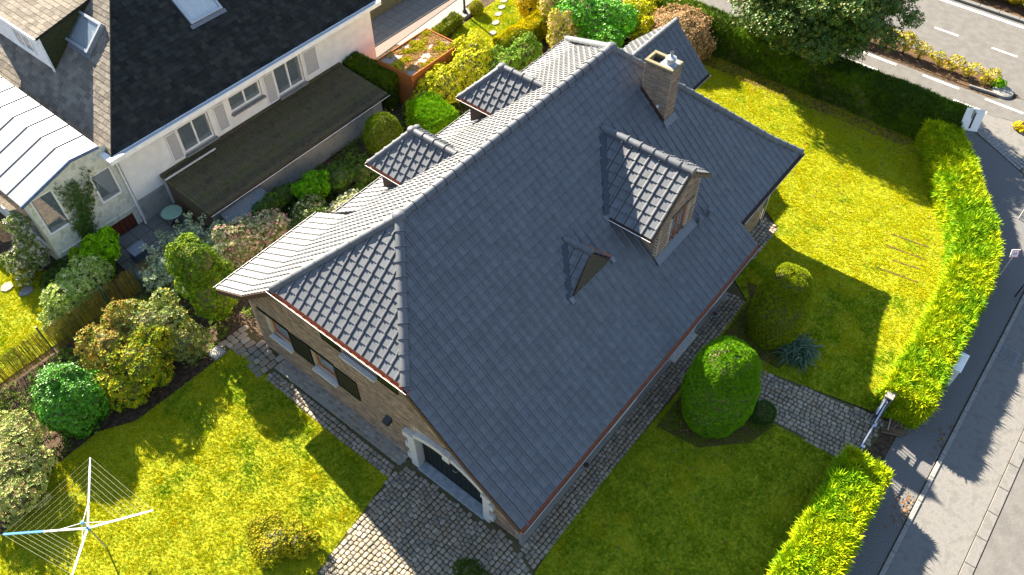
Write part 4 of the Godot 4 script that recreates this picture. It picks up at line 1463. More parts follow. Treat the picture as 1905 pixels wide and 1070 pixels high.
	# roof windows
	for s in [[Vector3(3.32, 5.34, -23.0), Vector3(0, 0, -1), Vector3(0.781, 0.625, 0), 1.55, 1.22, 0.2], [Vector3(6.88, 5.34, -21.72), Vector3(1, 0, 0), Vector3(0, 0.625, -0.781), 1.5, 1.9, 0.1]]:
		var so: Vector3 = s[0]
		var su: Vector3 = s[1]
		var sv: Vector3 = s[2]
		var sn := su.cross(sv).normalized()
		if sn.y < 0: sn = -sn
		var sb := Basis(su, sv, su.cross(sv))
		var w: float = s[3]
		var l: float = s[4]
		var f := MB.new()
		var t := 0.10
		var hh: float = s[5]
		f.box(so + su * t * 0.5 + sv * l * 0.5 + sn * hh * 0.5, Vector3(t, l, hh), sb)
		f.box(so + su * (w - t * 0.5) + sv * l * 0.5 + sn * hh * 0.5, Vector3(t, l, hh), sb)
		f.box(so + su * w * 0.5 + sv * t * 0.5 + sn * hh * 0.5, Vector3(w - 2 * t, t, hh), sb)
		f.box(so + su * w * 0.5 + sv * (l - t * 0.5) + sn * hh * 0.5, Vector3(w - 2 * t, t, hh), sb)
		var fw := part(R, "roof_window", f, M.zinc)
		var g := MB.new()
		g.box(so + su * w * 0.5 + sv * l * 0.5 + sn * (hh * 0.6), Vector3(w - 2 * t, l - 2 * t, 0.01), sb)
		part(fw, "pane", g, M.glass)
		var bl := MB.new()
		bl.box(so + su * w * 0.5 + sv * l * 0.5 + sn * 0.03, Vector3(w - 2 * t, l - 2 * t, 0.01), sb)
		part(fw, "sky_sheet", bl, M.white if s[3] < 1.52 else panel)  # pale sheet under the glass, put in as the sky reflection
		var ap := MB.new()
		ap.box(so + su * w * 0.5 - sv * 0.09 + sn * 0.025, Vector3(w + 0.16, 0.16, 0.02), sb)
		part(fw, "apron", ap, M.lead)

	# --- garden room with a white panel roof and an ivy-grown wall
	var E := thing("garden_room", "garden room with a white panelled roof and an ivy-grown rendered wall", "extension", Vector3.ZERO)
	var wo := Vector3(-1.95, 0, -20.05)
	var wh := [[0.12, 0.98, 1.74, 3.45], [2.25, 3.10, 1.70, 3.05], [1.36, 3.05, 0.0, 0.66]]
	wall(E, wo, Vector3(1, 0, 0), Vector3(0, 0, 1), 3.28, func(s): return 3.45 + (s / 1.95) * 0.58 if s < 1.95 else 4.03 - (s - 1.95) * 0.06, wh, M.old_render, [1.95])
	for h in wh.slice(0, 2):
		window(E, wo + Vector3(h[0], h[2], 0), Vector3(1, 0, 0), Vector3(0, 0, 1), h[1] - h[0], h[3] - h[2], 0.06, false, M.white)
	bpart(E, "wall_band", wo + Vector3(1.64, 0.88, 0.03), Vector3(3.28, 0.05, 0.06), M.old_render)
	var gd := bpart(E, "garage_door", wo + Vector3(2.2, 0.33, -0.10), Vector3(1.7, 0.66, 0.04), M.timber)
	for i in 8:
		bpart(gd, "panel", wo + Vector3(1.46 + 0.21 * i, 0.33, -0.07), Vector3(0.17, 0.56, 0.03), surf([C(.10, .03, .018), C(.16, .05, .03)], 0.8, 0.6, 0.03) if i == 0 else gd.material_override)
	gd.material_override = surf([C(.09, .028, .018), C(.15, .045, .028)], 0.8, 0.6, 0.03)
	for c in gd.get_children(): c.material_override = gd.material_override
	wall(E, Vector3(-1.95, 0, -29.0), Vector3(0, 0, 1), Vector3(-1, 0, 0), 8.95, func(_s): return 3.4, [[0.6, 8.3, 0.6, 2.8]], M.old_render)
	window(E, Vector3(-1.95, 0.6, -20.7), Vector3(0, 0, -1), Vector3(-1, 0, 0), 7.7, 2.2, 0.05, true, M.white)
	# roof: white metal panels in two falls, with standing ribs
	var blue := surf([C(.06, .10, .20), C(.10, .15, .26)], 1.0, 0.5, 0.03)
	var z0 := -19.98
	for i in 10:
		var za := z0 - 0.92 * i
		var zc := za - 0.915
		var p1 := MB.new()
		p1.prism([Vector3(-2.15, 3.47, za), Vector3(0.0, 4.13, za), Vector3(0.0, 4.13, zc), Vector3(-2.15, 3.47, zc)], Vector3(0, 0.05, 0))
		part(E, "roof_panel", p1, M.panel_white)
		var p2 := MB.new()
		p2.prism([Vector3(0.004, 4.13, za), Vector3(1.06, 4.04, za), Vector3(1.06, 4.04, zc), Vector3(0.004, 4.13, zc)], Vector3(0, 0.05, 0))
		part(E, "roof_panel", p2, M.panel_white)
		var rb := MB.new()
		rb.tube([Vector3(-2.15, 3.53, zc), Vector3(0.0, 4.19, zc), Vector3(1.06, 4.10, zc)], 0.022, 5)
		part(E, "rib", rb, M.lead)
	var vg := MB.new()
	vg.prism([Vector3(-2.17, 3.40, z0 + 0.005), Vector3(0, 4.06, z0 + 0.005), Vector3(0, 4.19, z0 + 0.005), Vector3(-2.17, 3.53, z0 + 0.005)], Vector3(0, 0, 0.04))
	vg.prism([Vector3(0, 4.06, z0 + 0.005), Vector3(1.06, 3.97, z0 + 0.005), Vector3(1.06, 4.10, z0 + 0.005), Vector3(0, 4.19, z0 + 0.005)], Vector3(0, 0, 0.04))
	part(E, "verge_trim", vg, blue)
	# something warm and green inside the big window: a potted plant on the floor behind it
	# ivy on the wall: its own climbing plant
	var ivy := thing("ivy", "ivy climbing over the pale rendered wall between two windows", "climbing plant", Vector3(-0.6, 0, -20.0))
	var stems := MB.new()
	var xf := []
	var cc := []
	for k in 26:
		var p := Vector3(rnd(-0.5, 0.2), 0.9, 0.02)
		var path := [Vector3(rnd(-0.2, 0.1) - 0.5, 0.02, 0.03), p]
		var dir := rnd(-0.7, 0.9)
		for i in 9:
			p += Vector3(dir * 0.16 + rnd(-0.1, 0.1), rnd(0.14, 0.36), 0)
			if p.y > 3.7 or p.x > 1.4 or p.x < -0.4: break
			path.append(p)
			for q in 5:
				var lp := p + Vector3(rnd(-0.15, 0.15), rnd(-0.15, 0.15), rnd(0.0, 0.05))
				xf.append(Transform3D(orient(Vector3(0, 0.3, 1).normalized(), 0.6).scaled(Vector3.ONE * rnd(0.04, 0.085)), lp))
				cc.append(pick([C(.03, .055, .014), C(.05, .08, .02), C(.035, .06, .02)]))
		if path.size() > 2: stems.tube(path, 0.012, 4, 0.004)
	part(ivy, "stem", stems, M.bark)
	multi(ivy, "foliage", leafshape("broad"), M.leaf, xf, cc, true)

	# --- low outbuilding with a mossy corrugated roof
	var S := thing("shed", "long low outbuilding with a mossy corrugated sheet roof", "shed", Vector3.ZERO)
	wall(S, Vector3(2.75, 0, -17.1), Vector3(1, 0, 0), Vector3(0, 0, 1), 9.1, func(_s): return 1.25, [], M.grey_wall)
	wall(S, Vector3(11.85, 0, -17.1), Vector3(0, 0, -1), Vector3(1, 0, 0), 2.8, func(s): return 1.25 + s * 0.07, [], M.grey_wall)
	wall(S, Vector3(2.75, 0, -17.1), Vector3(0, 0, -1), Vector3(-1, 0, 0), 2.8, func(s): return 1.25 + s * 0.07, [], M.plank)
	for i in 13:                       # sheets
		var mb := MB.new()
		var x := 2.62 + i * 0.735
		var n := 6
		for k in n:
			var xa := x + 0.735 * k / n
			var xb := x + 0.735 * (k + 0.5) / n
			var xc := x + 0.735 * (k + 1.0) / n
			var lift := 0.006 * (i & 1)
			for s in [[xa, xb, 0.0, 0.05], [xb, xc, 0.05, 0.0]]:
				mb.quad(Vector3(s[0], 1.28 + lift + s[2], -16.95), Vector3(s[1], 1.28 + lift + s[3], -16.95), Vector3(s[1], 1.52 + lift + s[3], -19.93), Vector3(s[0], 1.52 + lift + s[2], -19.93))
		part(S, "roof_sheet", mb, M.corrugated)
	bpart(S, "roof_deck", Vector3(7.4, 1.36, -18.45), Vector3(9.5, 0.04, 2.95), M.plank, 0.0, Basis(Vector3.RIGHT, 0.08))
	gutter(S, "gutter", Vector3(2.62, 1.25, -16.89), Vector3(12.17, 1.25, -16.89), Vector3(0, 0, 1), 0.05, M.brown, M.white)
	bpart(S, "ridge_board", Vector3(7.4, 1.58, -19.88), Vector3(9.5, 0.05, 0.16), M.corrugated)
	# grey corrugated lean-to strip at the wall foot
	var lt := MB.new()
	for k in 18:
		var x := 3.0 + k * 0.11
		lt.quad(Vector3(x, 0.75, -16.35), Vector3(x + 0.055, 0.785, -16.35), Vector3(x + 0.055, 1.1, -16.95), Vector3(x, 1.065, -16.95))
		lt.quad(Vector3(x + 0.055, 0.785, -16.35), Vector3(x + 0.11, 0.75, -16.35), Vector3(x + 0.11, 1.065, -16.95), Vector3(x + 0.055, 1.1, -16.95))
	part(S, "lean_to_sheet", lt, M.lead)
	var pp := thing("pipe", "white plastic pipe lying on the mossy corrugated roof", "pipe", Vector3(2.6, 1.6, -19.5))
	var pm := MB.new()
	pm.tube([Vector3.ZERO, Vector3(2.38, 0.0, 0)], 0.04, 8)
	part(pp, "tube", pm, M.stone)
	var rt := thing("garden_table", "round pale green garden table beside the low outbuilding", "table", Vector3(2.08, 0, -18.9))
	var tmb := MB.new()
	tmb.lathe(Vector3(0, 0.62, 0), [Vector2(0.40, 0.0), Vector2(0.41, 0.02), Vector2(0.40, 0.035), Vector2(0.05, 0.03), Vector2(0.0, 0.03)], 28)
	part(rt, "table_top", tmb, surf([C(.16, .26, .21), C(.21, .32, .26)], 0.8, 0.6, 0.03))
	var tl2 := MB.new()
	tl2.tube([Vector3(0, 0, 0), Vector3(0, 0.62, 0)], 0.035, 8)
	part(rt, "leg", tl2, M.black)
	var fb := MB.new()
	fb.lathe(Vector3(0, 0.0, 0), [Vector2(0.24, 0.0), Vector2(0.24, 0.02), Vector2(0.05, 0.05)], 20)
	part(rt, "foot", fb, M.black)
	# yard paving between the two houses
	var yard := struct("yard", flat_poly([Vector2(-1.0, -20.0), Vector2(2.7, -20.0), Vector2(2.7, -17.4), Vector2(0.2, -17.3)], -0.02), M.joint)
	for i in 5:
		for j in 4:
			bpart(yard, "slab", Vector3(-0.3 + i * 0.62, 0.0, -19.7 + j * 0.62), Vector3(0.60, 0.05, 0.60), M.slab, 0.006)
	var bin := thing("storage_box", "blue-grey storage box behind the reed fence", "box", Vector3(0.15, 0, -18.35))
	bpart(bin, "body", Vector3(0, 0.28, 0), Vector3(0.6, 0.56, 0.5), surf([C(.06, .075, .10), C(.09, .105, .13)], 0.8, 0.5, 0.03), 0.02)
	bpart(bin, "lid", Vector3(0, 0.59, 0), Vector3(0.66, 0.05, 0.56), surf([C(.12, .14, .18), C(.17, .19, .23)], 0.8, 0.5, 0.03), 0.015)

# ---------------------------------------------------------------- the garden of the brick house
func topiary(label: String, x: float, z: float, r: float, h: float, cols: Array) -> void:
	var t := thing("topiary", label, "topiary", Vector3(x, 0, z))
	# outline of the clipped dome: height share, girth share
	var outline := [[0.0, 0.74], [0.10, 0.86], [0.25, 0.96], [0.42, 1.0], [0.56, 0.985], [0.68, 0.93], [0.78, 0.84], [0.86, 0.73], [0.92, 0.60], [0.96, 0.46], [0.985, 0.30], [1.0, 0.0]]
	var prof := func(y):
		for i in outline.size() - 1:
			if y <= outline[i + 1][0]:
				return lerpf(outline[i][1], outline[i + 1][1], (y - outline[i][0]) / (outline[i + 1][0] - outline[i][0]))
		return 0.0
	var xf := []
	var cc := []
	var n := int(TAU * r * h * 560 + r * r * 900)
	for k in n:
		var y := rnd(0.015, 0.9)
		if k % 4 == 0:
			y = 1.0 - 0.3 * pow(rng.randf(), 1.7)
		var a := rnd(0, TAU)
		var rr: float = prof.call(y)
		var dr: float = (prof.call(minf(y + 0.01, 1.0)) - prof.call(maxf(y - 0.01, 0.0))) / 0.02
		var nn := Vector3(cos(a), -dr * r / h, sin(a)).normalized()
		if nn.y > 0.97: nn = Vector3.UP
		var wob := lump.get_noise_3d(cos(a) * r * 60.0 + x * 50.0, y * h * 60.0, sin(a) * r * 60.0) * 0.10 + lump.get_noise_3d(cos(a) * r * 170.0 + x * 50.0, y * h * 170.0, sin(a) * r * 170.0) * 0.05
		var p := Vector3(cos(a) * rr * r, y * h, sin(a) * rr * r) + nn * (wob - 0.03)
		xf.append(Transform3D(orient((nn + Vector3.UP * 0.3).normalized(), 0.55).scaled(Vector3.ONE * rnd(0.05, 0.095)), p))
		cc.append(pick(cols))
	multi(t, "foliage", leafshape("yew"), M.leaf, xf, cc, true)
	var pts := []
	for i in 13:
		var y := 1.0 - pow(1.0 - i / 12.0, 1.6)
		pts.append(Vector2(maxf(prof.call(y) * r - 0.07, 0.0) if i < 12 else 0.0, maxf(y * h - 0.05, 0.0)))
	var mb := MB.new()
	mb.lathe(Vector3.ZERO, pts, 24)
	part(t, "core_or_branches", mb, M.core)
	var st := MB.new()
	st.tube([Vector3(0, -0.02, 0), Vector3(0, 0.5, 0)], 0.09, 8)
	part(t, "stem", st, M.bark)

func setts(parent: Node, poly: Array, dir: float, sx: float, sz: float, out: Array) -> void:
	var pg := PackedVector2Array(poly)
	var ctr := Vector2.ZERO
	for p in pg: ctr += p / pg.size()
	var d := Vector2(cos(dir), sin(dir))
	var e := Vector2(-d.y, d.x)
	var rad := 0.0
	for p in pg: rad = maxf(rad, (p - ctr).length())
	var nj := ceili(rad / sz)
	for j in range(-nj, nj + 1):
		var s := -rad + rnd(0, sx)
		while s < rad:
			var w := sx * rnd(0.68, 1.32)
			var c := ctr + d * (s + w * 0.5) + e * (j * sz + rnd(-0.012, 0.012) + sin(s * 1.3 + j) * 0.012)
			if Geometry2D.is_point_in_polygon(c, pg):
				out.append([c, w - 0.022, sz - 0.020 + rnd(-0.010, 0.006), dir + rnd(-0.1, 0.1), parent])
			s += w

func cobble(mb: MB, c: Vector3, w: float, d: float, b: Basis) -> void:
	var rings := []
	for l in [[-0.03, 0.0], [0.018, 0.0], [0.032, 0.012], [0.036, 0.03]]:
		var r := []
		var hx: float = w * 0.5 - l[1]
		var hz: float = d * 0.5 - l[1]
		var cc := minf(hx, hz) * 0.42
		for q in [Vector2(hx, hz - cc), Vector2(hx, -hz + cc), Vector2(hx - cc, -hz), Vector2(-hx + cc, -hz), Vector2(-hx, -hz + cc), Vector2(-hx, hz - cc), Vector2(-hx + cc, hz), Vector2(hx - cc, hz)]:
			r.append(c + b * Vector3(q.x, l[0], q.y))
		rings.append(r)
	for k in 3:
		for i in 8:
			var j := (i + 1) % 8
			mb.quad(rings[k][i], rings[k][j], rings[k + 1][j], rings[k + 1][i])
	mb.poly(rings[3])

func paving() -> void:
	var dr := struct("driveway", flat_poly([Vector2(-0.58, -12.9), Vector2(0.46, -12.9), Vector2(0.46, -0.38), Vector2(0.0, 0.55), Vector2(-1.6, 2.1), Vector2(-3.4, 6.0), Vector2(-8.0, 6.0), Vector2(-4.4, 1.9), Vector2(-3.93, -4.24), Vector2(-0.52, -4.72)], -0.012), M.joint)
	var pa := struct("front_path", flat_poly([Vector2(0.0, 0.55), Vector2(0.47, -0.37), Vector2(12.66, -0.37), Vector2(12.66, -1.0), Vector2(17.0, -1.0), Vector2(16.75, -0.2), Vector2(13.2, -0.3), Vector2(12.7, 0.48), Vector2(10.2, 0.46), Vector2(10.42, 2.7), Vector2(11.15, 6.6), Vector2(8.75, 6.3), Vector2(8.6, 2.95), Vector2(8.2, 0.6), Vector2(5.6, 0.52), Vector2(1.5, 0.42)], -0.012), M.joint)
	var all := []
	setts(dr, [Vector2(-0.5, -4.68), Vector2(0.18, -4.6), Vector2(0.18, -1.4), Vector2(0.40, -0.9), Vector2(0.0, 0.5), Vector2(-1.65, 2.0), Vector2(-3.4, 5.9), Vector2(-7.8, 5.9), Vector2(-4.35, 1.9), Vector2(-3.88, -4.2)], 0.02, 0.165, 0.148, all)
	setts(dr, [Vector2(-0.56, -10.6), Vector2(-0.05, -10.6), Vector2(-0.05, -4.75), Vector2(-0.53, -4.75)], PI * 0.5, 0.18, 0.15, all)
	setts(dr, [Vector2(-0.56, -12.85), Vector2(0.44, -12.85), Vector2(0.40, -10.7), Vector2(-0.56, -10.7)], 0.05, 0.30, 0.25, all)
	setts(dr, [Vector2(0.0, -10.6), Vector2(0.44, -10.6), Vector2(0.44, -4.75), Vector2(0.03, -4.75)], PI * 0.5, 0.20, 0.15, all)
	setts(pa, [Vector2(0.05, 0.56), Vector2(0.25, -0.12), Vector2(12.65, -0.12), Vector2(12.65, 0.52), Vector2(5.6, 0.60), Vector2(1.5, 0.50)], 0.0, 0.165, 0.14, all)
	setts(pa, [Vector2(8.35, 0.5), Vector2(10.1, 0.48), Vector2(10.35, 2.7), Vector2(11.08, 6.5), Vector2(8.82, 6.2), Vector2(8.68, 2.9)], PI * 0.5 - 0.1, 0.17, 0.155, all)
	setts(pa, [Vector2(12.75, -0.95), Vector2(16.9, -0.95), Vector2(16.7, -0.25), Vector2(13.3, -0.35)], 0.0, 0.17, 0.15, all)
	all.sort_custom(func(a, b): return Vector3(a[0].x, 0, a[0].y).distance_squared_to(CAM_POS) < Vector3(b[0].x, 0, b[0].y).distance_squared_to(CAM_POS))
	var rest := {}
	for par in [dr, pa]:
		rest[par] = []
		for m in M.setts: rest[par].append(MB.new())
	var i := 0
	for s in all:
		var mb := MB.new()
		var b := Basis(Vector3.UP, -s[3]) * Basis(Vector3.RIGHT, rnd(-0.03, 0.03)) * Basis(Vector3.BACK, rnd(-0.03, 0.03))
		cobble(mb, Vector3(s[0].x, rnd(-0.022, 0.002), s[0].y), s[1], s[2], b)
		var k: int = rng.randi() % int(M.setts.size())
		if i < 300: part(s[4], "sett", mb, M.setts[k])
		else: rest[s[4]][k].add(mb)
		i += 1
	for par in rest:
		var am := ArrayMesh.new()
		for k in M.setts.size():
			var mb: MB = rest[par][k]
			if mb.v.is_empty(): continue
			var arr := []
			arr.resize(Mesh.ARRAY_MAX)
			arr[Mesh.ARRAY_VERTEX] = mb.v
			arr[Mesh.ARRAY_NORMAL] = mb.n
			am.add_surface_from_arrays(Mesh.PRIMITIVE_TRIANGLES, arr)
			am.surface_set_material(am.get_surface_count() - 1, M.setts[k])
		var o := MeshInstance3D.new()
		o.name = "setts"
		o.mesh = am
		par.add_child(o, true)
		o.set_meta("kind", "stuff")
	# mortar strips along the walls
	var strip := surf([C(.19, .185, .165), C(.26, .25, .22), C(.21, .215, .18)], 0.8, 0.92, 0.04, 0.4)
	struct("wall_strip", flat_poly([Vector2(-0.03, -10.6), Vector2(0.46, -10.6), Vector2(0.46, -4.72), Vector2(0.02, -4.72)], 0.018), strip)
	struct("eaves_strip", flat_poly([Vector2(0.36, -0.16), Vector2(0.47, -0.36), Vector2(12.6, -0.36), Vector2(12.6, -0.16)], 0.012), strip)
	# drain covers
	for d in [[Vector3(3.66, 0.015, -0.20), "round drain cover with a pale rim by the house wall, under the front gutter", 0.10], [Vector3(11.41, 0.015, -0.08), "round drain cover by the porch end of the front path", 0.10]]:
		var t := thing("drain_cover", d[1], "drain", d[0])
		var mb := MB.new()
		mb.lathe(Vector3.ZERO, [Vector2(0.15, 0.0), Vector2(0.15, 0.03), Vector2(0.10, 0.035), Vector2(0.10, 0.01), Vector2(0, 0.01)], 20)
		part(t, "rim", mb, M.concrete)
		var lid := MB.new()
		lid.lathe(Vector3(0, 0.012, 0), [Vector2(0.085, 0.0), Vector2(0.085, 0.015), Vector2(0.0, 0.015)], 16)
		part(t, "lid", lid, M.brown)
	var mh := thing("inspection_cover", "square grey inspection cover in the grass by the house corner", "cover", Vector3(-0.85, 0.0, -12.62))
	bpart(mh, "frame", Vector3(0, 0.015, 0), Vector3(0.5, 0.05, 0.5), M.slab, 0.01)
	bpart(mh, "lid", Vector3(0, 0.03, 0), Vector3(0.42, 0.04, 0.42), M.grey_wall, 0.008)

func garden() -> void:
	paving()
	# brown beds and leaf litter
	struct("litter_bed", flat_poly([Vector2(24.3, -11.5), Vector2(25.3, -11.5), Vector2(25.4, 2.2), Vector2(24.6, 1.6)], 0.006), M.litter)
	struct("topiary_bed", flat_poly([Vector2(6.2, 0.75), Vector2(8.3, 0.75), Vector2(8.55, 3.0), Vector2(8.6, 3.7), Vector2(7.6, 3.4), Vector2(6.4, 2.2)], 0.006), M.litter)
	struct("side_bed", flat_poly([Vector2(10.6, 0.6), Vector2(12.8, 0.6), Vector2(13.6, 0.0), Vector2(13.4, 2.2), Vector2(12.0, 3.0), Vector2(10.7, 2.8)], 0.006), M.litter)
	for f in [[17.9, 4.35, 1.0], [18.5, 4.1, 1.5], [19.2, 4.0, 1.4], [17.2, 4.3, 1.5]]:
		struct("lawn_furrow", flat_poly([Vector2(f[0] - 0.03, f[1] - f[2] * 0.5), Vector2(f[0] + 0.03, f[1] - f[2] * 0.5), Vector2(f[0] + 0.25, f[1] + f[2] * 0.5), Vector2(f[0] + 0.19, f[1] + f[2] * 0.5)], 0.02), M.litter)
	topiary("tall clipped dome of yew by the gate path, lit on its crown", 7.61, 1.91, 1.10, 3.75, [C(.07, .15, .014), C(.095, .19, .016), C(.055, .12, .014), C(.13, .22, .02)])
	topiary("clipped yew dome with a yellowish crown beside the porch end", 11.87, 1.85, 0.92, 3.30, [C(.115, .15, .012), C(.16, .185, .012), C(.09, .125, .012), C(.19, .20, .014)])
	shrub("small_shrub", "small dark clipped shrub at the foot of the yew dome by the gate path", "shrub", [[Vector3(8.55, 0.4, 3.25), Vector3(0.38, 0.42, 0.38)]], 900, "yew", 0.08, [C(.03, .06, .015), C(.04, .075, .02)], "", 0.6)
	var fern := thing("ornamental_grass", "clump of arching grey-green blades below the yellowish yew dome", "plant", Vector3(11.6, 0, 3.0))
	var xf := []
	var cc := []
	for k in 420:
		var a := rnd(0, TAU)
		var b := Basis(Vector3.UP, a) * Basis(Vector3.RIGHT, rnd(-0.3, 0.5))
		xf.append(Transform3D(b.scaled(Vector3.ONE * rnd(0.35, 0.65)), Vector3(rnd(-0.35, 0.35), 0, rnd(-0.3, 0.3))))
		cc.append(pick([C(.05, .075, .05), C(.07, .095, .065), C(.035, .06, .035)]))
	multi(fern, "foliage", leafshape("blade"), M.leaf, xf, cc, true)
	# hedges
	var lit := [C(.12, .20, .010), C(.16, .235, .012), C(.20, .26, .012)]  # brighter greens, mixed with the others on all faces
	var side := [C(.075, .15, .010), C(.10, .18, .010), C(.06, .125, .010)]
	var gold := [C(.19, .24, .010), C(.27, .28, .012), C(.15, .22, .010)]
	hedge("yew_hedge", "clipped yew hedge beside the street running up to the garden gate", [Vector2(-3.0, 6.55), Vector2(8.5, 6.55)], 1.30, 1.3, 620, 0.14, side + lit, gold)
	hedge("yew_hedge", "long yew hedge curving round the lawn from the gate to the road corner", [Vector2(11.25, 6.60), Vector2(13.5, 6.56), Vector2(16.0, 6.5), Vector2(18.2, 6.35), Vector2(19.8, 6.0), Vector2(21.2, 5.2), Vector2(22.6, 4.35), Vector2(24.0, 3.45), Vector2(25.3, 2.6)], 1.30, 1.35, 560, 0.14, side + lit, gold)
	hedge("dark_hedge", "dark green hedge along the main road behind the fallen leaves", [Vector2(25.95, 3.25), Vector2(25.95, -2.0), Vector2(25.95, -13.0)], 1.35, 1.6, 420, 0.11, [C(.035, .06, .012), C(.05, .08, .014), C(.03, .05, .012)], [C(.06, .11, .012), C(.08, .13, .014), C(.07, .10, .02)])
	# shrubs of the left border
	var bright := [C(.05, .13, .012), C(.07, .17, .016), C(.04, .10, .012), C(.10, .20, .02)]
	shrub("laurel_bush", "rounded glossy dark green bush between the lawn and the reed fence", "bush", [[Vector3(-5.15, 1.0, -13.95), Vector3(1.0, 1.15, 1.0)], [Vector3(-5.0, 1.5, -14.2), Vector3(0.7, 0.7, 0.7)]], 5200, "broad", 0.085, [C(.03, .095, .012), C(.04, .12, .016), C(.025, .075, .012), C(.06, .15, .018)], "", 0.45, 0.82, 0.25, M.gloss_leaf)
	var orange := [C(.17, .115, .04), C(.14, .12, .04), C(.21, .14, .045), C(.10, .12, .03), C(.13, .15, .04)]
	var yellow := [C(.16, .17, .025), C(.22, .19, .03), C(.11, .14, .025), C(.09, .13, .025), C(.14, .16, .03)]
	var greyish := [C(.11, .14, .06), C(.15, .17, .08), C(.08, .11, .035), C(.19, .18, .05)]
	shrub("mixed_bush", "wide bush with orange, yellow and grey-green leaves at the lawn edge", "bush", [[Vector3(-2.9, 1.0, -13.5), Vector3(1.1, 1.1, 1.0), yellow], [Vector3(-1.9, 1.1, -14.3), Vector3(1.1, 1.1, 1.0), greyish], [Vector3(-3.2, 1.2, -14.6), Vector3(0.9, 1.0, 0.8), orange], [Vector3(-2.4, 1.5, -14.9), Vector3(0.7, 0.7, 0.6), orange], [Vector3(-3.7, 0.6, -13.2), Vector3(0.75, 0.75, 0.65), yellow], [Vector3(-1.5, 0.7, -13.3), Vector3(0.75, 0.85, 0.7), greyish], [Vector3(-4.1, 0.7, -13.8), Vector3(0.5, 0.6, 0.5), [C(.30, .28, .06), C(.36, .32, .12), C(.2, .22, .04)]]], 9500, "broad", 0.10, yellow, "", 0.0, 0.66)
	shrub("pale_bush", "pale variegated bush at the lawn end beside the glossy bush", "bush", [[Vector3(-7.6, 0.8, -13.5), Vector3(1.2, 0.95, 1.0)], [Vector3(-8.0, 0.7, -12.6), Vector3(0.9, 0.8, 0.8)], [Vector3(-7.0, 0.9, -14.2), Vector3(0.8, 0.9, 0.8)]], 5200, "broad", 0.085, [C(.20, .22, .10), C(.26, .26, .13), C(.14, .17, .06), C(.11, .15, .045), C(.24, .19, .10)], "", 0.2, 0.75)
	shrub("column_bush", "tall upright dense bush at the rear corner of the brick house", "bush", [[Vector3(0.30, 1.5, -13.75), Vector3(0.92, 1.6, 0.9)], [Vector3(0.22, 2.9, -13.9), Vector3(0.82, 1.0, 0.8)]], 7500, "broad", 0.085, [C(.055, .095, .016), C(.08, .125, .02), C(.12, .15, .025), C(.04, .075, .014)], "", 0.35, 0.8)
	# cotoneaster: arching whitish sprays
	var ct := thing("spray_bush", "loose bush of long arching whitish sprays behind the column bush", "bush", Vector3(0.9, 0, -16.3))
	xf = []
	cc = []
	var stems := MB.new()
	for k in 90:
		var a := rnd(0, TAU)
		var L := rnd(1.2, 2.5)
		var up := rnd(0.5, 1.3)
		var path := []
		for i in 8:
			var t := i / 7.0
			var p := Vector3(cos(a) * L * t * 0.75, up * 1.7 * t - 0.75 * t * t + 0.1, sin(a) * L * t * 0.6)
			path.append(p)
			if i > 1:
				for q in 16:
					xf.append(Transform3D(orient(Vector3(cos(a) * 0.4, 1, sin(a) * 0.4).normalized(), 0.7).scaled(Vector3.ONE * rnd(0.045, 0.085)), p + Vector3(rnd(-0.13, 0.13), rnd(-0.1, 0.1), rnd(-0.13, 0.13))))
					cc.append(pick([C(.22, .25, .17), C(.15, .18, .11), C(.30, .32, .24), C(.10, .13, .06)]))
		stems.tube(path, 0.012, 4, 0.003)
	multi(ct, "foliage", leafshape("broad"), M.leaf, xf, cc, true)
	part(ct, "core_or_branches", stems, M.bark)
	shrub("flowering_bush", "pale bush with pinkish flowers by the rear eave of the brick house", "bush", [[Vector3(3.1, 0.7, -15.6), Vector3(1.15, 0.85, 0.9)], [Vector3(4.0, 0.6, -15.0), Vector3(0.8, 0.7, 0.7)], [Vector3(2.2, 0.8, -15.2), Vector3(0.8, 0.9, 0.7)]], 6000, "broad", 0.075, [C(.20, .22, .13), C(.12, .15, .06), C(.30, .28, .22), C(.32, .16, .17), C(.09, .12, .04)], "", 0.15, 0.75)
	# dense planting between the houses
	var dk := [C(.025, .05, .012), C(.04, .07, .016), C(.06, .10, .02), C(.03, .045, .015)]
	shrub("dark_shrub", "low dark shrub with pale blossoms under the grey outbuilding wall", "shrub", [[Vector3(4.9, 0.5, -14.3), Vector3(0.9, 0.65, 0.8)], [Vector3(5.5, 0.5, -14.9), Vector3(0.8, 0.6, 0.7)]], 3400, "broad", 0.085, dk + [C(.25, .26, .16)], "shrubs between the houses", 0.1, 0.75)
	shrub("leafy_shrub", "fresh green leafy shrub against the grey outbuilding wall", "shrub", [[Vector3(6.4, 0.6, -15.6), Vector3(0.7, 0.75, 0.6)]], 2200, "broad", 0.10, bright, "shrubs between the houses", 0.1, 0.7)
	shrub("dark_shrub", "dark shrub beside the fresh green leafy shrub", "shrub", [[Vector3(7.5, 0.5, -15.2), Vector3(0.8, 0.6, 0.8)], [Vector3(8.3, 0.45, -14.9), Vector3(0.7, 0.6, 0.7)]], 3200, "broad", 0.085, dk, "shrubs between the houses", 0.1, 0.75)
	shrub("dark_shrub", "dark weedy shrub at the foot of the outbuilding's middle", "shrub", [[Vector3(5.6, 0.4, -16.4), Vector3(0.7, 0.5, 0.5)], [Vector3(4.6, 0.5, -16.2), Vector3(0.7, 0.6, 0.5)]], 2400, "broad", 0.085, dk, "shrubs between the houses", 0.1, 0.75)
	shrub("white_flower_shrub", "shrub covered in small white flowers below the brick house rear eave", "shrub", [[Vector3(6.7, 0.5, -13.7), Vector3(0.8, 0.6, 0.7)]], 1800, "broad", 0.075, [C(.36, .36, .26), C(.12, .15, .05), C(.05, .08, .02), C(.42, .41, .33)], "shrubs between the houses", 0.1, 0.7)
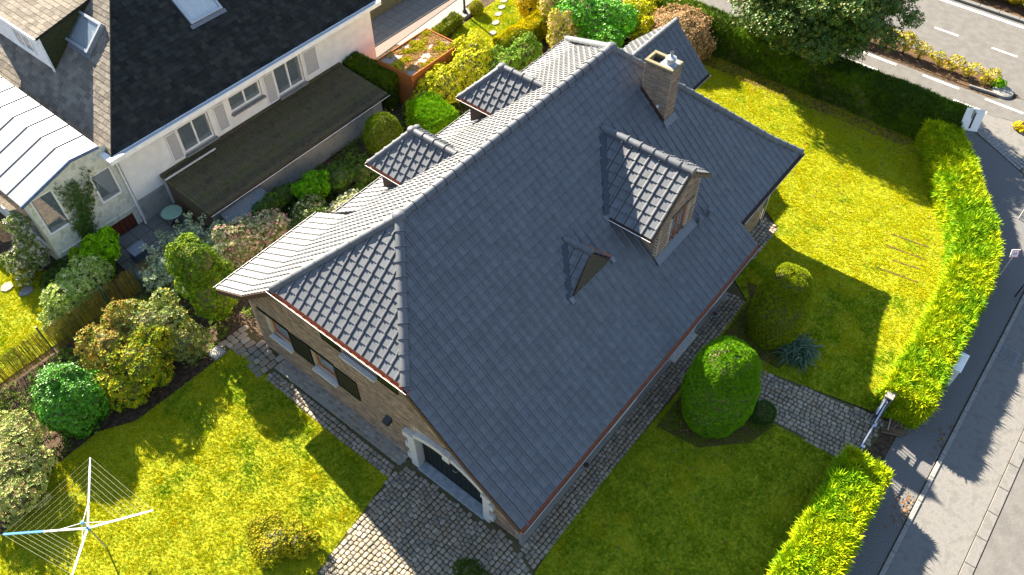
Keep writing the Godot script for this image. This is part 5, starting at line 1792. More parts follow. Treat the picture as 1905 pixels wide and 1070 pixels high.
	shrub("dome_shrub", "clipped dome-shaped shrub at the end of the grey outbuilding", "shrub", [[Vector3(10.26, 0.95, -15.4), Vector3(0.80, 1.05, 0.80)]], 5200, "yew", 0.09, [C(.08, .12, .012), C(.12, .15, .014), C(.06, .09, .012)], "", 0.85, 0.9)
	# small bushes on the lawn and drive
	shrub("lawn_bush", "small yellowish bush growing in the lawn beside the cobbled drive", "bush", [[Vector3(-4.05, 0.4, -5.7), Vector3(0.75, 0.5, 0.75)], [Vector3(-3.6, 0.3, -5.2), Vector3(0.5, 0.38, 0.5)]], 3000, "broad", 0.07, [C(.10, .11, .018), C(.15, .145, .02), C(.08, .095, .018), C(.19, .15, .03)], "", 0.0, 0.6)
	shrub("dark_bush", "low dark bush on the cobbles by the house corner", "bush", [[Vector3(-1.2, 0.2, -0.75), Vector3(0.42, 0.32, 0.42)]], 1500, "yew", 0.075, [C(.03, .055, .012), C(.05, .08, .016)], "", 0.2, 0.7)
	ground_cover()
	dryer()
	reed_fence()
	gate()
	# fallen leaves on the side lawn
	xf = []
	cc = []
	for k in 1500:
		var p := Vector2(rnd(13, 25.2), rnd(-9, 5.5))
		if k < 700: p = Vector2(25.2 - absf(rng.randfn(0, 0.7)), rnd(-10, 2.2))
		elif k < 850: p = Vector2(rnd(6.2, 13.4), rnd(0.6, 3.2))
		elif k < 900: p = Vector2(rnd(1, 8.5), rnd(1, 5.5))
		elif k < 990: p = Vector2(8.4 + rng.randfn(0, 0.5) + (3.0 if k % 5 == 0 else 0.0), 8.2 - absf(rng.randfn(0, 0.22)))
		xf.append(Transform3D(orient(Vector3.UP, 0.4).scaled(Vector3.ONE * rnd(0.05, 0.11)), Vector3(p.x, 0.035, p.y)))
		cc.append(pick([C(.11, .055, .028), C(.08, .042, .024), C(.14, .085, .045), C(.13, .10, .065)]))
	var fl := multi(self, "fallen_leaves", leafshape("flat"), M.reed, xf, cc, true)
	tag(fl, "brown fallen leaves scattered on the lawn along the hedge", "leaves")

func ground_cover() -> void:
	for e in [[[Vector2(-11, -16.9), Vector2(0.6, -16.9), Vector2(0.4, -13.0), Vector2(-1.6, -12.7), Vector2(-5.2, -13.3), Vector2(-11, -12.6)], "low leafy weeds covering the soil between lawn and reed fence"], [[Vector2(2.6, -17.0), Vector2(12.3, -17.0), Vector2(12.3, -11.6), Vector2(4.6, -11.9), Vector2(4.2, -12.6), Vector2(0.8, -12.9), Vector2(1.2, -17.0)], "tangled low greenery filling the gap between the two houses"], [[Vector2(12.4, -17.0), Vector2(25, -16.0), Vector2(25, -9.8), Vector2(17.6, -11.6), Vector2(12.4, -11.6)], "low greenery under the bushes behind the brick house"]]:
		var pg := PackedVector2Array(e[0])
		var lo := pg[0]
		var hi := pg[0]
		for p in pg:
			lo = lo.min(p); hi = hi.max(p)
		var xf := []
		var cc := []
		for k in int((hi.x - lo.x) * (hi.y - lo.y) * 150):
			var p := Vector2(rnd(lo.x, hi.x), rnd(lo.y, hi.y))
			if not Geometry2D.is_point_in_polygon(p, pg): continue
			var q := lump.get_noise_2d(p.x * 70.0, p.y * 70.0)
			if q < rnd(-0.25, 0.05): continue
			xf.append(Transform3D(orient(Vector3.UP, 0.6).scaled(Vector3.ONE * rnd(0.04, 0.10)), Vector3(p.x, rnd(0.0, 0.16 + 0.2 * q), p.y)))
			cc.append(pick([C(.05, .085, .02), C(.075, .11, .025), C(.10, .13, .03), C(.06, .075, .02)]))
		var o := multi(self, "ground_cover", leafshape("broad"), M.leaf, xf, cc, true)
		tag(o, e[1], "ground cover")

func dryer() -> void:
	var t := thing("rotary_dryer", "white and blue rotary clothes dryer standing on the lawn", "clothes dryer", Vector3(-7.21, 0, -9.55))
	var blue := mat(C(.05, .22, .42), 0.45)
	var alu := surf([C(.60, .62, .64), C(.72, .74, .75)], 0.6, 0.4, 0.03)
	var cord := mat(C(.30, .29, .20), 0.8)
	var p := MB.new()
	p.tube([Vector3(0, -0.05, 0), Vector3(0, 1.75, 0)], 0.025, 10)
	part(t, "pole", p, surf([C(.22, .24, .14), C(.30, .31, .2)], 0.5, 0.6, 0.05))
	var h := MB.new()
	h.lathe(Vector3(0, 1.30, 0), [Vector2(0.03, 0), Vector2(0.075, 0.01), Vector2(0.075, 0.1), Vector2(0.03, 0.11)], 14)
	part(t, "hub", h, blue)
	var h2 := MB.new()
	h2.lathe(Vector3(0, 1.68, 0), [Vector2(0.03, 0), Vector2(0.05, 0.01), Vector2(0.05, 0.08), Vector2(0.0, 0.10)], 12)
	part(t, "slider", h2, blue)
	var tips := [Vector3(1.25, 1.95, -1.42), Vector3(1.42, 1.95, 1.35), Vector3(-0.96, 1.95, 1.22), Vector3(-1.53, 1.95, -1.22)]
	var c := Vector3(0, 1.36, 0)
	for i in 4:
		var d: Vector3 = tips[i] - c
		var x := d.normalized()
		var z := x.cross(Vector3.UP).normalized()
		var b := Basis(x, z.cross(x), z)
		var arm := bpart(t, "arm", c + d * 0.44, Vector3(d.length() * 0.88, 0.035, 0.05), alu, 0.0, b)
		bpart(arm, "arm_end", c + d * 0.94, Vector3(d.length() * 0.12, 0.026, 0.036), blue if i == 3 else alu, 0.0, b)
		if i == 3:
			bpart(arm, "sleeve", c + d * 0.76, Vector3(d.length() * 0.46, 0.045, 0.06), blue, 0.0, b)
		var st := MB.new()
		st.tube([Vector3(0, 1.72, 0), c + d * 0.38], 0.010, 6)
		part(t, "strut", st, alu)
	for i in 4:
		if i == 1: continue
		var a: Vector3 = tips[i] - c
		var bb: Vector3 = tips[(i + 1) % 4] - c
		for k in 7:
			var f := 1.0 - k * 0.088
			var ln := MB.new()
			var m := c + (a * f + bb * f) * 0.5 + Vector3(0, -0.03, 0)
			ln.tube([c + a * f, m, c + bb * f], 0.003, 4)
			part(t, "line", ln, cord)

func reed_fence() -> void:
	var z := -17.05
	var n := 0
	for s in [[-9.4, -4.35, "reed screen fence panel along the bright lawn"], [-4.30, -2.05, "reed screen fence panel in front of the pale leafy bush"], [-2.0, -0.75, "brown reed screen panel behind the orange bush"], [-0.6, 0.75, "short reed screen panel below the yard slabs"]]:
		var t := thing("reed_fence", s[2], "fence", Vector3(s[0], 0, z + 0.06 * (n % 2)), "reed fence panels on the garden boundary")
		var w: float = s[1] - s[0]
		var rd := MB.new()
		rd.tube([Vector3.ZERO, Vector3(0, 1, 0)], 0.006, 3, 0.004, false)
		var xf := []
		var cc := []
		for k in int(w * 130):
			xf.append(Transform3D((Basis(Vector3.BACK, rnd(-0.04, 0.04)) * Basis(Vector3.RIGHT, rnd(-0.03, 0.03))).scaled(Vector3(1, rnd(1.1, 1.32), 1)), Vector3(rnd(0, w), 0.02, rnd(-0.02, 0.02))))
			cc.append(pick([C(.16, .13, .05), C(.22, .18, .07), C(.13, .10, .035), C(.18, .17, .05)]))
		var r := multi(t, "reeds", rd.mesh(), M.reed, xf, cc, true)
		for y in [0.25, 0.75, 1.15]:
			var wr := MB.new()
			wr.tube([Vector3(0, y, 0.025), Vector3(w, y, 0.025)], 0.006, 4)
			part(t, "wire", wr, M.brown)
		var ps := MB.new()
		ps.tube([Vector3(w, 0, 0.02), Vector3(w, 1.45, 0.02)], 0.03, 8)
		part(t, "post", ps, mat(C(.03, .08, .07), 0.5))
		n += 1

func gate() -> void:
	var t := thing("garden_gate", "dark metal double gate between the ends of the yew hedges", "gate", Vector3(8.8, 0, 6.15))
	var iron := mat(C(.035, .04, .05), 0.35, 0.6)
	var bright := mat(C(.35, .38, .44), 0.3, 0.8)
	for s in [0.0, 2.16]:
		var h := 1.12 if s < 1 else 1.2
		bpart(t, "gate_post", Vector3(s, h * 0.5, 0), Vector3(0.10, h, 0.10), iron, 0.01)
	bpart(t, "post_cap", Vector3(2.28, 1.22, -0.02), Vector3(0.34, 0.05, 0.26), M.concrete, 0.01)
	bpart(t, "stone_pier", Vector3(2.28, 0.59, -0.02), Vector3(0.30, 1.20, 0.22), M.concrete, 0.0)
	for l in [[0.07, 1.06], [1.10, 2.09]]:
		var a: float = l[0]
		var b: float = l[1]
		var f := bpart(t, "gate_leaf", Vector3((a + b) * 0.5, 1.05, 0), Vector3(b - a, 0.05, 0.045), bright)
		bpart(f, "rail", Vector3((a + b) * 0.5, 0.14, 0), Vector3(b - a, 0.05, 0.04), iron)
		bpart(f, "rail", Vector3((a + b) * 0.5, 0.60, 0), Vector3(b - a, 0.04, 0.035), iron)
		for k in 9:
			bpart(f, "bar", Vector3(a + (b - a) * (k + 0.5) / 9.0, 0.60, 0), Vector3(0.022, 0.88, 0.022), iron)
		bpart(f, "stile", Vector3(a + 0.02, 0.6, 0), Vector3(0.04, 0.94, 0.042), iron)
		bpart(f, "stile", Vector3(b - 0.02, 0.6, 0), Vector3(0.04, 0.94, 0.042), iron)
	bpart(t, "closer_arm", Vector3(1.75, 1.12, -0.09), Vector3(0.70, 0.04, 0.05), bright)
	bpart(t, "closer_arm", Vector3(1.55, 0.95, -0.12), Vector3(0.60, 0.04, 0.06), iron)
	bpart(t, "latch", Vector3(1.08, 1.0, 0.05), Vector3(0.16, 0.10, 0.06), bright)
	bpart(t, "hinge", Vector3(0.1, 1.08, 0.04), Vector3(0.1, 0.05, 0.12), bright)
	bpart(t, "hinge", Vector3(2.05, 1.08, -0.06), Vector3(0.1, 0.05, 0.16), bright)
	# weathered planks leaning by the hedge
	var w := thing("plank_pile", "weathered brown planks lying beside the gate under the hedge end", "planks", Vector3(10.9, 0, 6.75))
	for k in 7:
		bpart(w, "plank", Vector3(-0.25 + 0.09 * k + rnd(-0.02, 0.02), 0.05 + 0.012 * (k % 3), rnd(-0.05, 0.05)), Vector3(0.085, 0.04, rnd(0.6, 0.9)), M.plank, 0.006, Basis(Vector3.UP, rnd(-0.15, 0.15) + 0.3))
	for k in 3:
		bpart(w, "plank", Vector3(0.05, 0.14 + 0.05 * k, -0.2 + 0.1 * k), Vector3(0.6, 0.03, 0.05), surf([C(.35, .28, .22), C(.45, .38, .3)], 0.5, 0.8, 0.05) if k == 0 else M.plank, 0.004, Basis(Vector3.UP, 0.2 - 0.2 * k))

# ---------------------------------------------------------------- street and road
func street() -> void:
	struct("gravel_verge", flat_poly([Vector2(-12, 7.0), Vector2(19.5, 6.9), Vector2(21.5, 6.1), Vector2(24.5, 4.3), Vector2(26.5, 3.0), Vector2(27.6, 3.6), Vector2(26.0, 6.2), Vector2(22.5, 8.2), Vector2(-12, 8.25)], -0.016), M.verge)
	struct("pavement", flat_poly([Vector2(-12, 8.40), Vector2(22.5, 8.32), Vector2(26.0, 6.3), Vector2(27.6, 3.6), Vector2(26.7, 3.0), Vector2(26.7, -30), Vector2(29.1, -30), Vector2(29.1, 4.0), Vector2(30.4, 10.0), Vector2(-12, 10.0)], -0.010), M.pavement)
	struct("road", flat_poly([Vector2(-20, 10.36), Vector2(31.2, 10.36), Vector2(31.2, 4.6), Vector2(32.05, 3.4), Vector2(32.05, -60), Vector2(37.6, -60), Vector2(37.6, 60), Vector2(-20, 60)], -0.02), M.asphalt)
	struct("cycle_path", flat_poly([Vector2(29.12, -60), Vector2(30.25, -60), Vector2(30.35, 3.5), Vector2(31.15, 4.55), Vector2(31.15, 10.3), Vector2(30.45, 10.0), Vector2(29.12, 4.0)], -0.012), M.asphalt)
	struct("far_verge", flat_poly([Vector2(37.9, -60), Vector2(60, -60), Vector2(60, 60), Vector2(37.9, 60)], -0.012), M.litter)
	# kerb stones
	for e in [["kerb", 8.25, 8.39, -12.0, 22.4, M.concrete, 0.02], ["channel", 10.02, 10.34, -12.0, 30.0, M.pavement, -0.005]]:
		var k: MeshInstance3D = struct(e[0], flat_poly([Vector2(e[3], e[1]), Vector2(e[4], e[1]), Vector2(e[4], e[2]), Vector2(e[3], e[2])], -0.018), M.joint)
		var x: float = e[3]
		while x < e[4]:
			if x > 3.0:
				bpart(k, "kerb_stone", Vector3(x + 0.5, e[6] - 0.04, (e[1] + e[2]) * 0.5), Vector3(0.985, 0.1, e[2] - e[1] - 0.012), e[5], 0.012)
			x += 1.0
	var fk := struct("far_kerb", flat_poly([Vector2(37.6, -20), Vector2(37.9, -20), Vector2(37.9, 12), Vector2(37.6, 12)], -0.016), M.joint)
	for i in 14:
		bpart(fk, "kerb_stone", Vector3(37.75, 0.03, -6.0 + i * 1.0), Vector3(0.28, 0.16, 0.985), M.slab, 0.02)
	# painted lines
	var n := struct("road_markings", flat_poly([Vector2(34.40, -0.63), Vector2(34.52, -0.63), Vector2(34.52, 0.57), Vector2(34.40, 0.57)], -0.015), M.paint)
	for z in [-8.9, -6.2, -3.4, 2.2, 4.95]:
		struct("lane_dash", flat_poly([Vector2(34.40, z), Vector2(34.52, z), Vector2(34.52, z + 1.2), Vector2(34.40, z + 1.2)], -0.015), M.paint, n)
	struct("edge_line", flat_poly([Vector2(37.15, -30), Vector2(37.35, -30), Vector2(37.35, 14), Vector2(37.15, 14)], -0.015), M.paint, n)
	for z in [-9.0, -5.6, -2.6, 0.4, 3.3]:
		struct("edge_dash", flat_poly([Vector2(30.08, z), Vector2(30.22, z), Vector2(30.22, z + 1.7), Vector2(30.08, z + 1.7)], -0.007), M.paint, n)
	for z in [-6.5, -2.9, 2.2]:
		struct("edge_dash", flat_poly([Vector2(29.10, z), Vector2(29.24, z), Vector2(29.24, z + 1.5), Vector2(29.10, z + 1.5)], -0.006), M.paint, n)
	# pale paving-block strip crossing the pavement
	var st := struct("block_strip", flat_poly([Vector2(27.55, 3.55), Vector2(27.95, 3.75), Vector2(27.0, 6.1), Vector2(26.1, 6.15)], -0.006), M.joint)
	for i in 16:
		for j in 4:
			var f := i / 16.0
			var c := Vector2(27.62, 3.62).lerp(Vector2(26.1, 6.1), f) + Vector2(0.9, 0.35).normalized() * (0.06 + j * lerpf(0.09, 0.2, f))
			bpart(st, "block", Vector3(c.x, 0.004, c.y), Vector3(0.17, 0.03, 0.14), M.concrete, 0.006, Basis(Vector3.UP, 0.98))
	# drain grating
	var g := thing("drain_grating", "square iron drain grating set in the pavement", "grating", Vector3(16.15, 0, 8.68))
	bpart(g, "frame", Vector3(0, -0.002, 0), Vector3(0.70, 0.02, 0.62), M.lead, 0.004)
	for i in 7:
		bpart(g, "bar", Vector3(-0.27 + i * 0.09, 0.014, 0), Vector3(0.025, 0.014, 0.54), M.slab)
		if i < 6: bpart(g, "bar", Vector3(0, 0.012, -0.225 + i * 0.09), Vector3(0.6, 0.012, 0.025), M.slab)
	# white utility cabinet
	var u := thing("utility_cabinet", "white utility cabinet pressed against the street side of the hedge", "cabinet", Vector3(14.0, 0, 7.42))
	bpart(u, "body", Vector3(0, 0.44, 0), Vector3(0.78, 0.88, 0.26), M.white, 0.0)
	bpart(u, "lid", Vector3(0, 0.91, 0.0), Vector3(0.86, 0.06, 0.32), M.white, 0.02)
	bpart(u, "door", Vector3(0, 0.46, 0.135), Vector3(0.70, 0.76, 0.012), M.concrete, 0.0)
	# white sign board seen above the hedge
	var s := thing("sign_board", "white board with a dark bar on a post above the hedge corner", "sign", Vector3(25.55, 0, 3.45))
	var pl := MB.new()
	pl.tube([Vector3(0, 0, 0), Vector3(0, 2.2, 0)], 0.035, 8)
	part(s, "post", pl, M.zinc)
	var sb := Basis(Vector3.UP, -1.15) * Basis(Vector3.RIGHT, -0.25)
	bpart(s, "board", Vector3(0.0, 1.75, 0.06), Vector3(0.72, 0.95, 0.03), M.white, 0.0, sb)
	bpart(s, "bar", Vector3(0.0, 1.72, 0.06) + sb * Vector3(0.02, 0, 0.02), Vector3(0.08, 0.7, 0.012), M.black, 0.0, sb)
	# hydrant marker with a red H
	var h := thing("hydrant_sign", "small white sign with a red H on a pale post behind the hedge", "sign", Vector3(19.75, 0, 7.28))
	bpart(h, "post", Vector3(0, 0.52, 0), Vector3(0.11, 1.04, 0.05), M.stone, 0.0)
	var hb := Basis(Vector3.UP, -0.9) * Basis(Vector3.RIGHT, -0.35)
	bpart(h, "plate", Vector3(0, 1.16, 0), Vector3(0.30, 0.32, 0.025), M.white, 0.0, hb)
	var red := mat(C(.45, .02, .03), 0.6)
	for b in [[Vector3(-0.13, 0, 0.016), Vector3(0.025, 0.30, 0.008)], [Vector3(0.13, 0, 0.016), Vector3(0.025, 0.30, 0.008)], [Vector3(0, 0.14, 0.016), Vector3(0.235, 0.022, 0.008)], [Vector3(0, -0.14, 0.016), Vector3(0.235, 0.022, 0.008)]]:
		bpart(h, "border", Vector3(0, 1.16, 0) + hb * b[0], b[1], red, 0.0, hb)
	var tm := TextMesh.new()
	tm.text = "H"
	tm.font_size = 24
	tm.pixel_size = 0.0075
	tm.depth = 0.008
	var sf := SystemFont.new()
	sf.font_names = PackedStringArray(["Droid Sans"])
	tm.font = sf
	part(h, "letter", tm, red, Transform3D(hb, Vector3(0, 1.16, 0) + hb * Vector3(0, 0.0, 0.018)))
	for p in [[Vector3(23.2, 0, 6.9), 1.3, "thin pale marker post on the verge outside the curved hedge"], [Vector3(19.0, 0, 8.05), 0.9, "short thin dark post at the kerb beyond the hydrant sign"]]:
		var m := thing("marker_post", p[2], "post", p[0])
		var mb := MB.new()
		mb.tube([Vector3.ZERO, Vector3(0, p[1], 0)], 0.025, 8)
		part(m, "pole", mb, M.stone if p[1] > 1.0 else M.black)
		var cp := MB.new()
		cp.lathe(Vector3(0, p[1], 0), [Vector2(0.032, 0), Vector2(0.032, 0.03), Vector2(0, 0.045)], 10)
		part(m, "cap", cp, M.zinc)
	# planted strip between road and cycle path
	var bed := struct("planting_strip", flat_poly([Vector2(30.42, -40), Vector2(31.95, -40), Vector2(31.95, 3.2), Vector2(31.5, 3.6), Vector2(30.6, 3.4)], -0.004), M.litter)
	for i in 16:
		var z := -9.4 + i * 0.83
		var hh := rnd(0.5, 0.75) if z > -0.4 else rnd(0.75, 0.95)
		shrub("strip_shrub", "low sparse young hornbeam near the rounded end of the planted strip" if z > -0.4 else "fuller young hornbeam in the planted strip under the large tree", "shrub", [[Vector3(31.25 + rnd(-0.12, 0.12), hh * 0.8, z), Vector3(0.34, hh * 0.42, rnd(0.34, 0.5))], [Vector3(31.2, hh * 0.45, z + rnd(-0.3, 0.3)), Vector3(0.22, 0.25, 0.26)]], 300 if z > -0.4 else 560, "broad", 0.085, [C(.20, .20, .03), C(.28, .24, .035), C(.14, .15, .03), C(.30, .20, .05)], "low young hornbeams in the planted strip" if z > -0.4 else "fuller young hornbeams in the planted strip", 0.0, 0.0)
	shrub("weed", "bright green weed at the end of the planted strip", "plant", [[Vector3(31.4, 0.15, 3.45), Vector3(0.3, 0.22, 0.25)]], 350, "broad", 0.09, [C(.12, .26, .02), C(.18, .32, .03)], "", 0.0, 0.5)
	var isl := thing("kerb_nose", "rounded white concrete nose at the end of the planted strip", "kerb", Vector3(31.1, 0, 3.75))
	var im := MB.new()
	im.lathe(Vector3.ZERO, [Vector2(0.48, -0.02), Vector2(0.46, 0.10), Vector2(0.34, 0.14), Vector2(0.0, 0.15)], 20)
	part(isl, "block", im, M.concrete)
	bpart(isl, "tail", Vector3(-0.45, 0.05, -0.75), Vector3(0.10, 0.12, 1.2), M.concrete, 0.02, Basis(Vector3.UP, 0.1))
	shrub("weed", "small yellow weed on the pavement edge at the corner", "plant", [[Vector3(28.9, 0.12, 5.2), Vector3(0.25, 0.18, 0.25)]], 260, "broad", 0.08, [C(.30, .22, .02), C(.36, .30, .03)], "", 0.0, 0.5)
	# hedge and shrubs beyond the road
	for i in 7:
		shrub("roadside_bush", "orange-tinged bush across the road from the planted strip", "bush", [[Vector3(39.3 + rnd(-0.2, 0.2), 0.5, -3.0 + i * 1.15), Vector3(0.7, 0.6, 0.7)]], 900, "broad", 0.11, [C(.30, .18, .03), C(.24, .20, .03), C(.12, .15, .03)], "bushes beyond the road", 0.0, 0.7)
	# big tree at the road
	big_tree()

func big_tree() -> void:
	var t := thing("street_tree", "large dark leafy tree overhanging the hedge at the main road", "tree", Vector3(27.3, 0, -4.6))
	var tr := MB.new()
	tr.tube([Vector3(0, -0.05, 0), Vector3(0.05, 1.2, 0.02), Vector3(0, 2.6, 0)], 0.22, 10, 0.16)
	part(t, "trunk", tr, M.bark)
	var lb := MB.new()
	for k in 14:
		var a := TAU * k / 14.0
		var e := Vector3(cos(a) * rnd(1.2, 2.2), rnd(3.4, 5.6), sin(a) * rnd(1.2, 2.2))
		lb.tube([Vector3(0, rnd(1.9, 2.6), 0), e * 0.5 + Vector3(0, 1.3, 0), e], 0.07, 5, 0.02)
	part(t, "limbs", lb, M.bark)
	var xf := []
	var cc := []
	var clumps := []
	for k in 230:
		var d := Vector3(rng.randfn(), rng.randfn(), rng.randfn()).normalized()
		var rr := rnd(0.55, 1.0)
		clumps.append([Vector3(-0.3, 4.0, 0) + d * Vector3(3.3, 2.5, 4.0) * rr, rnd(0.5, 0.85), rnd(0.8, 1.2)])
	for c in clumps:
		for k in 210:
			var d := Vector3(rng.randfn(), rng.randfn(), rng.randfn()).normalized()
			var p: Vector3 = c[0] + d * c[1] * pow(rng.randf(), 0.35) * Vector3(1, 0.75, 1)
			xf.append(Transform3D(orient((d + Vector3.UP * 0.7).normalized(), 0.7).scaled(Vector3.ONE * rnd(0.08, 0.14)), p))
			var q := pick([C(.026, .055, .012), C(.036, .07, .014), C(.045, .08, .016), C(.08, .09, .02)])
			cc.append(Color(q.r * c[2], q.g * c[2], q.b * c[2]))
	multi(t, "crown", leafshape("broad"), M.gloss_leaf, xf, cc, true)

# ---------------------------------------------------------------- gardens behind
func rear_gardens() -> void:
	# boundary wall and terrace of the neighbour
	var bw := thing("boundary_wall", "weathered brown concrete wall along the slab terrace", "wall", Vector3(14.6, 0, -23.3))
	var brown := surf([C(.13, .11, .06), C(.20, .17, .10), C(.11, .12, .05)], 1.6, 0.95, 0.03, 0.3)
	for i in 6:
		bpart(bw, "panel", Vector3(0.6 + i * 1.2, 0.6, 0), Vector3(1.19, 1.2, 0.16), brown, 0.015)
	var te := struct("terrace", flat_poly([Vector2(13.6, -23.2), Vector2(21.5, -23.2), Vector2(21.5, -21.9), Vector2(13.6, -21.4)], -0.02), M.joint)
	for i in 13:
		for j in 3:
			bpart(te, "slab", Vector3(13.95 + i * 0.60, 0.005, -22.9 + j * 0.60), Vector3(0.585, 0.05, 0.585), M.slab if rng.randf() < 0.7 else M.pavement, 0.008)
	var rp := struct("brick_path", flat_poly([Vector2(13.6, -21.35), Vector2(24.0, -21.95), Vector2(24.0, -21.3), Vector2(13.6, -20.6)], -0.006), M.red_paver)
	struct("concrete_path", flat_poly([Vector2(16.4, -20.75), Vector2(24, -21.25), Vector2(24, -20.6), Vector2(16.6, -19.9)], -0.010), M.concrete)
	struct("far_paving", flat_poly([Vector2(20.0, -23.2), Vector2(40, -23.8), Vector2(40, -30), Vector2(19, -30)], -0.015), M.concrete)
	# railing at the house corner
	var rl := thing("railing", "white metal railing between the white house and the slab terrace", "railing", Vector3(14.5, 0, -21.2))
	for y in [0.35, 0.65, 0.95]:
		bpart(rl, "rail", Vector3(0, y, 0), Vector3(0.04, 0.04, 1.9), M.white)
	for z in [-0.93, 0.0, 0.93]:
		bpart(rl, "post", Vector3(0, 0.49, z), Vector3(0.06, 0.98, 0.06), M.black)
	bpart(rl, "rail", Vector3(-0.3, 0.97, 0.93), Vector3(0.56, 0.04, 0.04), M.white)
	# dark hedge and the planted roof shed
	hedge("garden_hedge", "dark square-cut hedge between the low outbuilding and the rusty planted roof", [Vector2(12.75, -20.0), Vector2(13.0, -17.3)], 0.9, 1.6, 420, 0.10, [C(.035, .055, .012), C(.05, .07, .014)], [C(.05, .075, .012), C(.065, .09, .014)])
	var sh := thing("garden_shed", "rusty steel garden shed with a sedum planted roof", "shed", Vector3(14.7, 0, -17.4))
	var wl := MB.new()
	wl.box(Vector3(0, 0.85, 0), Vector3(3.1, 1.7, 2.0))
	part(sh, "wall", wl, M.corten)
	for e in [[Vector3(0, 1.78, 1.0), Vector3(3.2, 0.2, 0.05)], [Vector3(0, 1.78, -1.0), Vector3(3.2, 0.2, 0.05)], [Vector3(-1.575, 1.78, 0), Vector3(0.05, 0.2, 1.94)], [Vector3(1.575, 1.78, 0), Vector3(0.05, 0.2, 1.94)]]:
		bpart(sh, "roof_edge", e[0], e[1], M.corten, 0.006)
	bpart(sh, "roof_soil", Vector3(0, 1.74, 0), Vector3(3.08, 0.12, 1.92), surf([C(.22, .18, .15), C(.30, .26, .24)], 0.7, 0.95, 0.05, 0.5))
	var xf := []
	var cc := []
	for k in 11000:
		var p := Vector3(rnd(-1.5, 1.5), 1.80, rnd(-0.93, 0.93))
		var q := lump.get_noise_2d(p.x * 90.0, p.z * 90.0)
		if q < -0.28: continue
		xf.append(Transform3D(orient(Vector3.UP, 0.5).scaled(Vector3.ONE * rnd(0.03, 0.07) * (1.0 + q * 1.5)), p))
		cc.append(pick([C(.26, .24, .04), C(.34, .28, .05), C(.18, .19, .05)] if q > 0.1 else [C(.28, .16, .07), C(.33, .22, .10), C(.24, .20, .12)]))
	var sd := multi(sh, "sedum", leafshape("broad"), M.leaf, xf, cc, true)
	# hedge blocks and bushes behind the brick house
	hedge("block_hedge", "square-cut bright green hedge block behind the brick house", [Vector2(11.75, -14.75), Vector2(13.1, -14.45)], 1.9, 1.5, 620, 0.10, [C(.05, .11, .012), C(.07, .14, .014)], [C(.10, .20, .014), C(.16, .24, .018), C(.08, .17, .014)])
	shrub("light_bush", "airy yellow-green bush beside the rusty planted roof", "bush", [[Vector3(14.5, 1.0, -15.6), Vector3(1.1, 1.1, 0.7)], [Vector3(15.8, 1.1, -15.5), Vector3(1.1, 1.1, 0.8)], [Vector3(13.6, 0.8, -16.0), Vector3(0.8, 0.9, 0.6)], [Vector3(16.6, 1.3, -15.9), Vector3(0.8, 1.1, 0.7)]], 5600, "broad", 0.105, [C(.26, .27, .03), C(.34, .33, .04), C(.18, .22, .03), C(.38, .34, .08)], "", 0.0, 0.6)
	shrub("leafy_bush", "mid green leafy bush between a rear dormer and the yellow hedge", "bush", [[Vector3(17.3, 0.9, -14.6), Vector3(0.9, 1.0, 0.8)], [Vector3(18.6, 0.8, -14.4), Vector3(0.9, 0.9, 0.8)], [Vector3(16.4, 0.7, -14.2), Vector3(0.8, 0.8, 0.7)]], 4800, "broad", 0.10, [C(.06, .12, .02), C(.10, .17, .03), C(.05, .09, .02), C(.16, .20, .05)], "", 0.0, 0.7)
	hedge("yellow_hedge", "clipped yellow hedge along the lawn with stepping stones", [Vector2(18.4, -15.85), Vector2(22.0, -15.7)], 0.85, 1.1, 520, 0.10, [C(.10, .12, .014), C(.13, .14, .014)], [C(.30, .27, .016), C(.38, .32, .02)])
	hedge("low_hedge", "low clipped hedge beside the lamp post plinth", [Vector2(17.6, -19.3), Vector2(19.6, -19.5)], 0.6, 0.65, 560, 0.08, [C(.12, .14, .014), C(.09, .11, .012)], [C(.22, .22, .02), C(.28, .25, .025)])
	shrub("box_ball", "clipped round ball beside the lamp post plinth", "shrub", [[Vector3(20.95, 0.32, -19.45), Vector3(0.36, 0.36, 0.36)]], 1200, "yew", 0.07, [C(.20, .20, .02), C(.26, .24, .025), C(.13, .14, .014)], "", 0.9, 0.9)
	var lp := thing("lamp_post", "dark lamp post on a pale square plinth in the back garden", "lamp post", Vector3(20.5, 0, -19.85))
	bpart(lp, "plinth", Vector3(0, 0.06, 0), Vector3(0.75, 0.16, 0.62), M.concrete, 0.02)
	var pm := MB.new()
	pm.tube([Vector3(0, 0.12, 0), Vector3(0, 2.3, 0)], 0.06, 10, 0.045)
	part(lp, "pole", pm, M.black)
	var pf := MB.new()
	pf.lathe(Vector3(0, 0.13, 0), [Vector2(0.12, 0), Vector2(0.12, 0.08), Vector2(0.07, 0.14)], 14)
	part(lp, "foot", pf, M.black)
	bpart(lp, "lamp_head", Vector3(0, 2.45, 0), Vector3(0.26, 0.32, 0.26), M.black, 0.04)
	for i in 5:
		var p: Vector2 = [Vector2(20.1, -17.64), Vector2(20.89, -18.12), Vector2(21.58, -18.51), Vector2(22.21, -18.78), Vector2(22.76, -19.08)][i]
		var ss := thing("stepping_stone", "pale flat stepping stone set in the back lawn", "stone", Vector3(p.x, 0, p.y), "stepping stones in the back lawn")
		var mb := MB.new()
		var pts := []
		for k in 9:
			var a := -TAU * k / 9.0
			pts.append(Vector3(cos(a) * rnd(0.2, 0.26), 0.0, sin(a) * rnd(0.15, 0.19)))
		mb.prism(pts, Vector3(0, 0.05, 0))
		part(ss, "stone", mb, M.concrete)
